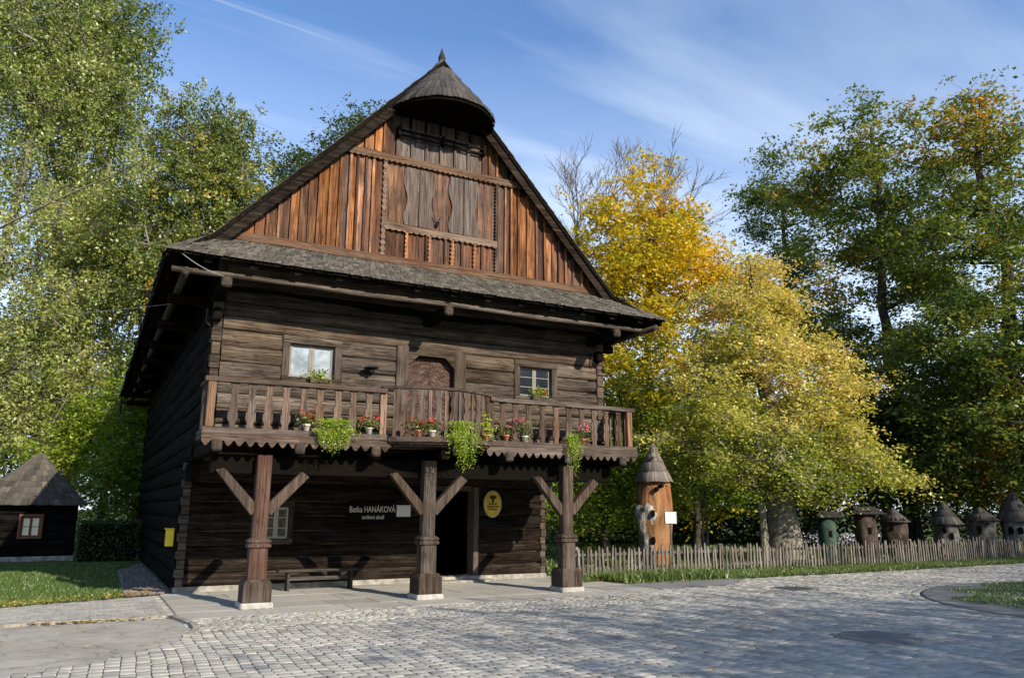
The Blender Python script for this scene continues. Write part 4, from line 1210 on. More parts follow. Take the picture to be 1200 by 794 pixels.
# --- the conical hood over the gallery
hood = MB()
cx, cy = RX+.06, -2.72
SXH, SYH = 1.16, 1.20
prof = [(0.02, 11.62), (.17, 11.33), (.36, 11.03), (.57, 10.72), (.79, 10.40), (1.0, 10.08)]
a0, a1 = math.pi*.93, math.pi*2.07
inner = [(r_*.97, z-.07) for r_, z in prof]
hood.lathe(inner, 40, (cx, cy), a0, a1, SXH, SYH)
hood.lathe([(1.0, 10.08),(1.0, 9.97),(.93,9.97),(.93,10.0)], 40, (cx, cy), a0, a1, SXH, SYH)
hood.lathe([(.935, 9.995), (0.0, 10.03)], 40, (cx, cy), a0, a1, SXH, SYH)
hood_o = hood.obj('roof_hood', BLACK, house)
V = []; F = []; T = []
rh = np.random.default_rng(61)
for k in range(len(prof)-1):
    (ra, za), (rb, zb) = prof[k], prof[k+1]
    rb2 = rb + .03*(rb-ra)/.2; zb2 = zb - .035
    ang = a0
    while ang < a1:
        da = min(rh.uniform(.085,.13)/max(rb*1.1, .22), a1-ang)
        u, w = ang+.004, ang+da-.004
        j = rh.uniform(-.012,.012)
        def Q(r, t, z): return (cx + r*SXH*math.cos(t), cy + r*SYH*math.sin(t), z)
        bi = len(V); up = .025 + rh.uniform(0,.012)
        V += [Q(ra, u, za+.01), Q(ra, w, za+.01), Q(rb2+.012, w, zb2+up+j), Q(rb2+.012, u, zb2+up+j), Q(rb2+.005, w, zb2-.012+j), Q(rb2+.005, u, zb2-.012+j)]
        F += [(bi,bi+3,bi+2,bi+1), (bi+3,bi+5,bi+4,bi+2)]
        T += [float(np.clip(rh.normal(.5,.22),0,1))]*2
        ang += da
o = link('hood_shingles', npmesh('hood_shingles', np.array(V), np.array(F), SHINGD, np.array(T)), hood_o); o['kind'] = 'stuff'
MB().lathe([(.0,11.30),(.075,11.30),(.06,11.56),(.085,11.60),(.06,11.63),(.085,11.66),(.045,11.78),(.0,11.93)], 12, (cx, cy+.02)).obj('finial', SHINGD, hood_o, True)

# ------------------------------------------------------------------ things on and by the house
bench = thing('bench', 'low dark wooden bench standing against the ground-floor log wall', 'bench', (2.75, -.62, 0))
MB().box(-.88, .88, -.15, .15, .37, .42, .012).obj('seat', BENCHW, bench)
for s in (-.66, .66):
    MB().prism([(-.13,-.005),(-.07,-.005),(0,.14),(.07,-.005),(.13,-.005),(.10,.368),(-.10,.368)], 'x', s-.025, s+.025).obj('leg', BENCHW, bench)
MB().box(-.62, .62, -.012, .012, .20, .27).obj('stretcher', BENCHW, bench)

sg = thing('shop_sign', 'dark name board with cream lettering on the ground-floor log wall above the bench', 'sign', (4.03, -.04, 1.58))
MB().box(-.56, .56, -.02, .015, -.23, .23, .006).obj('board', BOARDBLK, sg)
def text(s, size, x, z, parent, mat, name='lettering', y=-.023, sx=1.0):
    cu = bpy.data.curves.new(name, 'FONT'); cu.body = s; cu.size = size; cu.align_x = 'CENTER'; cu.align_y = 'CENTER'; cu.extrude = .001; cu.offset = .0015
    cu.materials.append(mat)
    tmp = bpy.data.objects.new('tmp_text', cu); COL.objects.link(tmp)
    me = bpy.data.meshes.new_from_object(tmp.evaluated_get(bpy.context.evaluated_depsgraph_get()))
    bpy.data.objects.remove(tmp); bpy.data.curves.remove(cu)
    o = link(name, me, parent)
    if not me.materials: me.materials.append(mat)
    o.location = (x, y, z); o.rotation_euler = (math.pi/2, 0, 0); o.scale = (sx, 1, 1)
    return o
text('Betka HANÁKOVÁ', .19, 0, .055, sg, LETTER, sx=.70)
text('smíšené zboží', .12, .02, -.115, sg, LETTER, sx=.78)
nt = thing('notice_plaque', 'small white rectangular plaque on the log wall right of the name board', 'plaque', (4.78, -.05, 1.61))
MB().box(-.165, .165, -.012, .025, -.125, .125, .004).obj('plate', WHITE, nt)
MB().box(-.175, .175, -.004, .024, -.135, .135, .003).obj('backing', FRAMEW, nt)
ov = thing('oval_sign', 'yellow oval enamel sign with a dark eagle emblem right of the doorway', 'sign', (7.085, -.05, 1.78))
ell = lambda a, b, n=32: [(a*math.cos(t), b*math.sin(t)) for t in np.linspace(0, 2*math.pi, n+1)[:-1]][::-1]
MB().prism(ell(.245,.325), 'y', -.012, .02).obj('rim', FRAMEW, ov)
MB().prism(ell(.225,.305), 'y', -.020, -.010).obj('plate', SIGNYEL, ov)
eg = [(0,.27),(.03,.25),(.025,.22),(.10,.25),(.11,.19),(.08,.14),(.05,.15),(.03,.10),(.04,.06),(0,.03),(-.04,.06),(-.03,.10),(-.05,.15),(-.08,.14),(-.11,.19),(-.10,.25),(-.025,.22),(-.03,.25)]
MB().prism([(u*.9, w*.9-.01) for u, w in eg], 'y', -.023, -.0195).obj('eagle_emblem', SIGNRIM, ov)
for z_, wds in ((.0, (.07,.05,.06)), (-.065, (.08,.06,.05,.06)), (-.13, (.06,.07,.05))):
    x_ = -(sum(wds)+.02*(len(wds)-1))/2
    for w_ in wds:
        MB().box(x_, x_+w_, -.023, -.0195, z_-.018, z_+.018).obj('lettering', SIGNRIM, ov); x_ += w_+.02
mbx = thing('mail_box', 'bright yellow box hung on the dark left side wall near the corner', 'mailbox', (-.05, .62, 1.04))
MB().prism([(-.13,-.16),(.13,-.16),(.13,.12),(.09,.17),(-.13,.17)], 'x', -.14, .0).obj('body', YELLOW, mbx)
MB().box(-.165, .012, -.15, .15, .172, .20, .006).obj('lid', YELLOW, mbx)
MB().box(-.146, -.139, -.09, .09, -.11, .07, .002).obj('panel', plain('ochre_panel', (.60,.42,.02), .5), mbx)
MB().box(-.13, .13, -.006, .0, -.14, .10).obj('front_panel', plain('yellow_front', (.72,.52,.02), .5), mbx, loc=(-.0,-.131,0)) if False else None
sh = thing('hanging_corn', 'bundle of pale dried corn cobs hung beside the dark doorway', 'corn', (5.35, -.10, 1.75))
for k in range(5):
    MB().tube([(-.06+.03*k, 0, .18), (-.065+.032*k, -.01, .05), (-.06+.03*k, 0, -.16-.03*(k % 2))], [.008,.022,.012], 6).obj('cob', plain('dry_corn', (.45,.33,.17), .8) if k == 0 else bpy.data.materials['dry_corn'], sh, True)

def leafcloud(C, n, sig, size, r, droop=0.0):
    """n leaves round centre C"""
    P = np.array(C)[None] + r.normal(0, 1, (n,3))*np.array(sig)[None]
    return leaf_quads(P, size, r)
def leaf_quads(P, size, r, upb=.35, narrow=.55):
    n = len(P)
    N = r.normal(0, 1, (n,3)); N[:,2] = np.abs(N[:,2]) + upb; N /= np.linalg.norm(N, axis=1)[:,None]
    A = r.normal(0, 1, (n,3)); A -= (A*N).sum(1)[:,None]*N; A /= np.linalg.norm(A, axis=1)[:,None]
    B = np.cross(N, A)
    s = (size*r.uniform(.5, 1.35, n))[:,None]
    V = np.stack([P - A*s*.5, P + B*s*narrow*.5 - N*s*.06, P + A*s*.5 - N*s*.10, P - B*s*narrow*.5 - N*s*.06], 1).reshape(-1,3)
    return V, np.arange(4*n).reshape(-1,4)
def pot_plant(label, loc, pot, petal, seed, n=260, spread=.10, height=.20, blossoms=3, psize=.075):
    r = np.random.default_rng(seed)
    t = thing('flower_pot', label, 'flower pot', loc, 0, 'flower pots along the balcony')
    MB().lathe([(.0,0),(psize*.62,0),(psize*.85,psize*1.25),(psize*.98,psize*1.27),(psize*.98,psize*1.6),(psize*.86,psize*1.6),(psize*.8,psize*1.35),(0,psize*1.35)], 14).obj('pot', pot, t, True)
    V, F = leafcloud((0,0,psize*1.5+height*.45), n, (spread,spread*.8,height*.33), .055, r)
    link('foliage', npmesh('foliage', V, F, L_GREEN if blossoms else L_LIME, r.random(n)*.5+.5), t)
    if blossoms:
        Vs = []; Fs = []; b = 0
        for k in range(blossoms):
            c = (r.normal(0,spread*.9), r.normal(-.03,spread*.6), psize*1.5+height*r.uniform(.7,1.1))
            V, F = leafcloud(c, 26, (.034,.03,.03), .032, r); Vs.append(V); Fs.append(F+b); b += len(V)
        link('blossoms', npmesh('blossoms', np.vstack(Vs), np.vstack(Fs), petal, r.random(b//4)), t)
    return t
ZF = ZD - .028; ZL = ZD + .076; ZM_ = ZD + .041
pot_plant('cream pot of red geraniums behind the left balcony balusters', (1.62,YB-.085,ZL), POTW, L_RED, 71)
pot_plant('white pot of crimson and green geraniums left of the orange balcony post', (2.78,YB-.085,ZL), POTW, L_RED, 72)
pot_plant('red geraniums in the curved balcony bay, left of two', (3.62,front_y(3.62)-.08,ZM_), POTT, L_RED, 73, blossoms=4)
pot_plant('bright red geranium beside its twin in the curved balcony bay, right of two', (3.86,front_y(3.86)-.08,ZM_), POTW, L_RED, 79, blossoms=4)
pot_plant('leafy green plant at the right end of the curved balcony bay', (5.10,front_y(5.1)-.08,ZM_), POTT, None, 74, blossoms=0, height=.35)
pot_plant('small terracotta pot right of the curved bay on the balcony', (5.66,YB-.085,ZL), POTT, L_RED, 75, n=140, blossoms=1)
pot_plant('pink geraniums between the right balcony balusters', (6.10,YB-.085,ZL), POTW, L_PINK, 76, blossoms=4, height=.34)
pot_plant('pink geraniums in a red pot beside the right trailing fern', (7.52,YB-.085,ZL), POTT, L_PINK, 77, blossoms=4, height=.26)
def sill_plant(label, loc, seed, red):
    r = np.random.default_rng(seed)
    t = thing('window_plant', label, 'plant', loc, 0, 'plants on the upper window sills')
    MB().box(-.17, .17, -.06, .06, 0, .09, .01).obj('trough', LOG, t)
    V, F = leafcloud((0,-.02,.16), 260, (.11,.05,.06), .06, r); link('foliage', npmesh('foliage', V, F, L_LIME, r.random(260)), t)
    if red:
        V, F = leafcloud((.11,-.05,.20), 40, (.03,.03,.03), .035, r); link('blossoms', npmesh('blossoms', V, F, L_RED, r.random(40)), t)
sill_plant('lime green plant on the sill of the bright left upper window', (2.02,YU-.13,4.03), 81, False)
sill_plant('green plant with red blossoms on the sill of the dark right upper window', (6.98,YU-.13,4.03), 82, True)
def fern(label, loc, seed, w, drop, rise, n=60):
    r = np.random.default_rng(seed)
    t = thing('trailing_fern', label, 'fern', loc, 0, 'lime ferns trailing over the balcony edge')
    MB().lathe([(0,0),(.09,0),(.12,.17),(.11,.17),(0,.14)], 12, (0,.15)).obj('pot', POTT, t, True)
    P = []
    for k in range(n):
        dx = r.normal(0, w) if k % 3 else r.uniform(-2*w, 2*w); L = drop*r.uniform(.12, 1.05)**1.3*math.exp(-(dx/(w*3.2))**2)
        out = r.uniform(.10, .22)
        for q in np.linspace(0, 1, 46):
            arch = rise*math.sin(min(1, q*2.2)*math.pi)*(1 if q < .45 else 0)
            yy = .12 - out*min(1, q*2.2) - .12
            zz = .16 + arch - L*max(0, q-.22)/.78*1.15
            P.append((dx*min(1, .3+q*2) + r.normal(0,.02), yy - .06 + r.normal(0,.022), zz + r.normal(0,.018)))
    V, F = leaf_quads(np.array(P), .036, r, .2, .42)
    link('foliage', npmesh('foliage', V, F, L_FERN, np.clip(r.normal(.5,.25,len(P)),0,1)), t)
fern('broad lime green fern spilling over the left half of the balcony', (2.10,YB-.07,ZF), 91, .15, .42, .16, 70)
fern('long lime green fern hanging from the curved balcony bay', (4.42,YB-.07-.46,ZF), 92, .16, .62, .20, 75)
fern('narrow lime green fern trailing from the right half of the balcony', (7.18,YB-.07,ZF), 93, .08, .68, .12, 40)

def cable(pts, label, r=.012):
    t = tag(MB().tube(pts, r, 5).obj('cable', CABLE), label, 'cable')
p0 = np.array((-9.0, 8.0, 6.6)); p1 = np.array((-.30, YU+.6, 5.55))
cable([tuple(p0 + (p1-p0)*t + np.array((0,0,-.35*math.sin(math.pi*t)))) for t in np.linspace(0,1,14)], 'pale overhead cable running from the left trees to the house eave', .004)
p0 = np.array((-.75, -3.70, 5.90)); p1 = np.array((-.02, -3.58, 5.62))
cable([tuple(p0 + (p1-p0)*t + np.array((0,-.03,-.05*math.sin(math.pi*t)))) for t in np.linspace(0,1,8)], 'short grey cable sagging below the front left eave corner', .006)

# ------------------------------------------------------------------ picket fence
fence = thing('picket_fence', 'low grey wooden picket fence between the cobbles and the bee garden', 'fence', (9.2, -.62, 0))
pk_me = []
for k in range(4):
    h = .67 + .03*k
    pk_me.append(MB().prism([(-.027,.05),(.027,.05),(.026,h-.06),(.0,h+.01),(-.026,h-.06)], 'y', -.014, .012).mesh('picket', PICKET))
FL = 24.5; step = .128
def fence_y(x): return .10*math.sin(x*.35) + .012*x
npk = int(FL/step)
for i in range(npk):
    x = i*step
    if rng.random() < .012: continue
    o = link('picket', pk_me[int(rng.integers(4))], fence, (x, fence_y(x)-.03, rng.normal(-.005,.025)))
    o.rotation_euler = (rng.normal(0,.025), rng.normal(0,.032), rng.normal(0,.10))
x = -.1
while x < FL:
    L = 2.45
    for zz in (.20, .55):
        ya, yb = fence_y(x), fence_y(x+L)
        m = MB(); m.add([(x,ya-.012,zz-.035),(x+L-.02,yb-.012,zz-.035),(x+L-.02,yb+.03,zz-.035),(x,ya+.03,zz-.035),(x,ya-.012,zz+.035),(x+L-.02,yb-.012,zz+.035),(x+L-.02,yb+.03,zz+.035),(x,ya+.03,zz+.035)],
                       [(3,2,1,0),(4,5,6,7),(0,1,5,4),(1,2,6,5),(2,3,7,6),(3,0,4,7)])
        m.obj('fence_rail', PICKETX, fence)
    MB().box(x+.02, x+.14, fence_y(x)+.034, fence_y(x)+.15, -.05, .74, .02).obj('fence_post', PICKET, fence)
    x += L

# ------------------------------------------------------------------ log hives
def cone_shingles(r0, z0, r1, z1, ncourse, seed, wid=.09, mat=SHINGH, flare=.06):
    r = np.random.default_rng(seed); V = []; F = []; T = []
    for k in range(ncourse):
        ta, tb = k/ncourse, (k+1)/ncourse
        ra, za = r1 + (r0-r1)*ta, z1 + (z0-z1)*ta
        rb, zb = r1 + (r0-r1)*tb + flare*.4, z1 + (z0-z1)*tb - .02
        ang = 0
        while ang < 2*math.pi - 1e-4:
            da = min(r.uniform(.8,1.25)*wid/rb, 2*math.pi-ang); g = .003/rb
            u, w = ang+g, ang+da-g; j = r.uniform(-.012,.012); bi = len(V)
            V += [(ra*math.cos(u),ra*math.sin(u),za),(ra*math.cos(w),ra*math.sin(w),za),(rb*math.cos(w),rb*math.sin(w),zb+j),(rb*math.cos(u),rb*math.sin(u),zb+j),
                  ((rb-.02)*math.cos(w),(rb-.02)*math.sin(w),zb+j-.012),((rb-.02)*math.cos(u),(rb-.02)*math.sin(u),zb+j-.012)]
            F += [(bi,bi+3,bi+2,bi+1),(bi+3,bi+5,bi+4,bi+2)]; T += [float(np.clip(r.normal(.5,.2),0,1))]*2
            ang += da
    return npmesh('shingles', np.array(V), np.array(F), mat, np.array(T))
def hive(label, loc, rb, hb, rr_, hr, body, seed, courses=4, holes=(), roofmat=SHINGH, lumpy=.12):
    r = np.random.default_rng(seed)
    t = thing('log_hive', label, 'beehive', loc, 0, 'log beehives behind the picket fence')
    ph = r.uniform(0, 6.28, 6)
    wob = lambda a, z: 1 + lumpy*(math.sin(2*a+ph[0]+z*1.3)*.5 + math.sin(3*a+ph[1]-z*2)*.35 + math.sin(5*a+ph[2]+z*4)*.25) + .05*math.sin(z*3+ph[3])
    b = MB(); b.lathe([(rb*1.08,-.05)] + [(rb*(1.04-.08*k/12), hb*k/12) for k in range(13)] + [(0.0, hb)], 26, (0,0), wob=wob)
    b.obj('body', body, t, True)
    rf = MB().lathe([(0.0, hb-.02),(rr_*.93, hb-.01),(rr_*.95, hb+.03),(.02, hb+hr-.03)], 24).obj('roof', DARKX, t)
    o = link('shingles', cone_shingles(rr_, hb, .02, hb+hr, courses, seed, mat=roofmat), rf); o['kind'] = 'stuff'
    d = np.array(CAM[:2]) - np.array(loc[:2]); base = math.atan2(d[1], d[0])
    for (da, hz, w, h) in holes:
        a = base + da
        c = Vector((math.cos(a)*rb*1.0, math.sin(a)*rb*1.0, hz)); tx = Vector((-math.sin(a), math.cos(a), 0)); nn = Vector((math.cos(a), math.sin(a), 0))
        pts = [(w*math.cos(q), h*math.sin(q)) for q in np.linspace(0, 2*math.pi, 11)[:-1]]
        m = MB(); vs = [c - nn*.12 + tx*u + Vector((0,0,v)) for u, v in pts] + [c + nn*(.035 + rb*lumpy*.6) + tx*u + Vector((0,0,v)) for u, v in pts]
        m.add(vs, [tuple(range(10))[::-1], tuple(range(10,20))] + [(i, (i+1) % 10, 10+(i+1) % 10, 10+i) for i in range(10)]); m.obj('bee_hole', BLACK, t)
    return t
hp = at(768, 24.0)
bigh = hive('tall orange split-log beehive with pointed grey shingle cap by the arcade', hp, .50, 2.50, .57, 1.18, HIVEW, 101, 4, ((.15,2.25,.05,.08),(-.1,1.55,.06,.11),(-.12,.78,.06,.12),(.45,2.35,.05,.06)))
# weathered grey burl on its left side
bl = MB()
rb_ = np.random.default_rng(5)
d = np.array(CAM[:2]) - np.array(hp[:2]); ba = math.atan2(d[1], d[0])
for part, (da, z0, z1, w) in enumerate(((-.80, -.05, 1.95, .32),)):
    c = (math.cos(ba+da)*.31, math.sin(ba+da)*.31)
    bl.lathe([(w*(.80+.42*math.exp(-((z-1.5)/.40)**2)*.5+.18*math.exp(-(z/.4)**2))*(1 if z < z1-.12 else .6), z) for z in np.linspace(z0, z1, 22)] + [(0, z1)], 22, c, wob=lambda a, z: 1+.13*math.sin(3*a+z*4)+.09*math.sin(5*a-z*7)+.05*math.sin(9*a+z*13))
bl.obj('burl', bark('grey_burl', (.06,.052,.045), (.19,.175,.155), (.38,.36,.33), (5,5,4), 1.4), bigh, True)
hive('brown log beehive with wide low grey cap, third from the green hive', at(1047, 30.0), .42, 1.28, .55, .50, HIVEB, 103, 2, ((-.2,1.0,.05,.07),), SHINGD)
hive('grey log beehive with tall pointed dark cap in the row', at(1107, 30.0), .45, 1.20, .60, .80, HIVEG, 104, 3, ((-.1,.95,.07,.10),(.35,.75,.07,.13)), SHINGD)
hive('pale grey log beehive with low cap, second from the right edge', at(1149, 30.6), .47, 1.34, .62, .48, HIVEG, 105, 2, ((-.15,.98,.08,.16),(.4,1.2,.05,.05)), SHINGD)
hive('large log beehive with the tallest dark cone cap at the right edge', at(1189, 30.6), .54, 1.30, .70, 1.16, HIVEG, 106, 3, ((-.3,.95,.09,.16),(.25,.95,.09,.14)), SHINGD)
def box_hive(label, loc, body, seed, rad, hb, rw, rz):
    t = thing('log_hive', label, 'beehive', loc, -YAW, 'log beehives behind the picket fence')
    MB().lathe([(rad*1.06,-.05),(rad*1.0,.3),(rad*.98,hb),(0,hb)], 20, wob=lambda a, z: 1+.04*math.sin(3*a+seed)).obj('body', body, t, True)
    m = MB(); m.add([(-rw,-rw*.8,hb+.0),(rw,-rw*.8,hb+.0),(rw,rw*.9,hb+.12),(-rw,rw*.9,hb+.12),(-rw*.55,-.1,hb+rz),(rw*.55,-.1,hb+rz)],
                  [(3,2,1,0),(0,1,5,4),(1,2,5),(2,3,4,5),(3,0,4)]); rf = m.obj('roof', SHINGD, t)
    for k in range(3):
        m = MB(); q = k/3; m.box(-rw*(1-.4*q), rw*(1-.4*q), -rw*.82+(rw*.7)*q, -rw*.82+(rw*.7)*q+.10, hb+rz*q+.02, hb+rz*q+.05); m.obj('shingle_course', SHINGD, rf)
    MB().box(-.05, .05, -rad-.02, -rad+.06, hb*.55, hb*.7).obj('bee_hole', BLACK, t)
    return t
box_hive('smooth green-painted round beehive under a flat dark roof', at(968, 27.5), GREENP, 1, .30, 1.42, .50, .22)
box_hive('weathered brown log beehive under a flat roof, behind the green one', at(1013, 29.5), HIVEB, 2, .38, 1.52, .62, .28)
# info sign on a stake beside the tall hive
si = thing('info_sign', 'small white notice on a thin stake in front of the tall hive', 'sign', at(786, 22.6), -YAW)
MB().tube([(0,0,-.05),(0,0,1.35)], .028, 8).obj('stake', PICKET, si)
MB().box(-.16, .16, -.055, -.03, 1.28, 1.60, .006).obj('panel', WHITE, si)
MB().box(-.175, .175, -.03, -.018, 1.265, 1.615, .004).obj('backing', PICKETX, si)
# bench-like rack and pale flowers far behind the hives
fl = np.array(at(992, 33)) + rng.normal(0, 1, (900,3))*np.array((1.2,.9,.0)); fl[:,2] = rng.uniform(.35,.75,900)
V, F = leaf_quads(fl, .09, rng)
tag(link('pale_flowers', npmesh('pale_flowers', V, F, leaf_mat('lilac_petals', [(0,(.35,.36,.5)),(1,(.6,.6,.7))], .2), rng.random(900))), 'pale lilac flowers between the green hive and its neighbours', 'flowers', kind='stuff')

# ------------------------------------------------------------------ cabin at the left edge
cb = thing('log_cabin', 'small dark log cabin with grey hipped shingle roof at the left edge', 'cabin', (-3.2, 12.0, 0))
MB().box(-1.35, 1.25, .05, 3.0, 0, 1.80).obj('wall', BLACK, cb)
cw = MB().box(-1.32, 1.22, .02, .08, .15, 1.78).obj('front_wall', BLACK, cb)
z = .16; i = 0
while z < 1.74:
    h = (.24,.27,.25)[i % 3]; h = min(h, 1.78-z)
    for a, b in (((-1.35,-.36),(.36,1.25)) if .70 < z+h/2 < 1.42 else ((-1.35,1.25),)):
        link('log', log_mesh(b-a, h-.014, .10, rng, SIDE, 5, .02), cw, (a, -.02, z))
    z += h; i += 1
link('log', log_mesh(3.0, .28, .2, rng, SIDE, 5, .02), cb, (1.26, .0, .2), math.pi/2)
MB().box(-1.43, 1.33, -.10, .3, -.03, .15, .02).obj('plinth', CONC, cb)
wn_ = window(-.25, .25, .76, 1.36, -.05, .09, REDFRAME, plain('warm_curtained_glass', (.80,.68,.48), .5, .06, 3), REDFRAME, cb, 2, 2, .06, CURTAIN, .035)
er, ez, ap = 2.02, 1.72, (0.28, 1.75, 3.62)
ex0, ex1, ey0, ey1 = -1.75, 1.53, -.40, 3.4
rt = MB(); rt.add([(ex0,ey0,ez),(ex1,ey0,ez),(ex1,ey1,ez),(ex0,ey1,ez),(-.15,1.4,3.42),(.05,1.4,3.42)], [(3,2,1,0),(0,1,5,4),(1,2,5),(2,3,4,5),(3,0,4)])
cr = rt.obj('roof', DARKX, cb)
V = []; F = []; T = []
rc = np.random.default_rng(77)
def hip_face(A, B, Cc, D, n):
    """shingles on a face with eave A-B and top D-C"""
    A, B, Cc, D = map(np.array, (A, B, Cc, D))
    nrm = np.cross(B-A, D-A); nrm = nrm/np.linalg.norm(nrm)
    for k in range(n):
        t0, t1 = k/n, min(1, (k+1)/n+.03)
        L0, R0, L1, R1 = A+(D-A)*t0, B+(Cc-B)*t0, A+(D-A)*t1, B+(Cc-B)*t1
        f = 0; wl = np.linalg.norm(R0-L0)
        while f < 1:
            w = rc.uniform(.13,.20)/wl; f2 = min(1, f+w); g = .004/wl
            off = .028 + rc.uniform(0,.012); j = rc.uniform(-.015,.015)*(D-A)/np.linalg.norm(D-A)
            bi = len(V)
            V.extend([L0+(R0-L0)*(f+g)+nrm*off-j, L0+(R0-L0)*(f2-g)+nrm*off-j, L1+(R1-L1)*(f2-g)+nrm*.006, L1+(R1-L1)*(f+g)+nrm*.006, L0+(R0-L0)*(f+g)-j+nrm*.002, L0+(R0-L0)*(f2-g)-j+nrm*.002])
            F.extend([(bi,bi+1,bi+2,bi+3),(bi+4,bi+5,bi+1,bi)]); tt = float(np.clip(rc.normal(.55,.22),0,1)); T.extend([tt,tt]); f = f2
hip_face((ex0,ey0,ez),(ex1,ey0,ez),(.05,1.4,3.42),(-.15,1.4,3.42), 9)
hip_face((ex1,ey0,ez),(ex1,ey1,ez),(.05,1.4,3.42),(.05,1.4,3.42), 9)
hip_face((ex0,ey1,ez),(ex0,ey0,ez),(-.15,1.4,3.42),(-.15,1.4,3.42), 9)
o = link('shingles', npmesh('shingles', np.array(V), np.array(F), SHING, np.array(T)), cr); o['kind'] = 'stuff'

# ------------------------------------------------------------------ trees
def tubes(P0, P1, R0, R1, n=5):
    d = P1-P0; L = np.linalg.norm(d, axis=1)[:,None] + 1e-9; d = d/L
    ref = np.where(np.abs(d[:,2:3]) < .9, np.array([[0,0,1.]]), np.array([[1.,0,0]]))
    a = np.cross(d, ref); a /= np.linalg.norm(a, axis=1)[:,None]; b = np.cross(d, a)
    t = np.arange(n)*2*np.pi/n
    ring = np.cos(t)[None,:,None]*a[:,None] + np.sin(t)[None,:,None]*b[:,None]
    V = np.concatenate([P0[:,None] + ring*R0[:,None,None], P1[:,None] + ring*R1[:,None,None]], 1)
    m = len(P0); i = np.arange(n)
    q = np.column_stack([i, (i+1) % n, n+(i+1) % n, n+i])
    F = (np.arange(m)[:,None,None]*2*n + q[None]).reshape(-1, 4)
    return V.reshape(-1,3), F

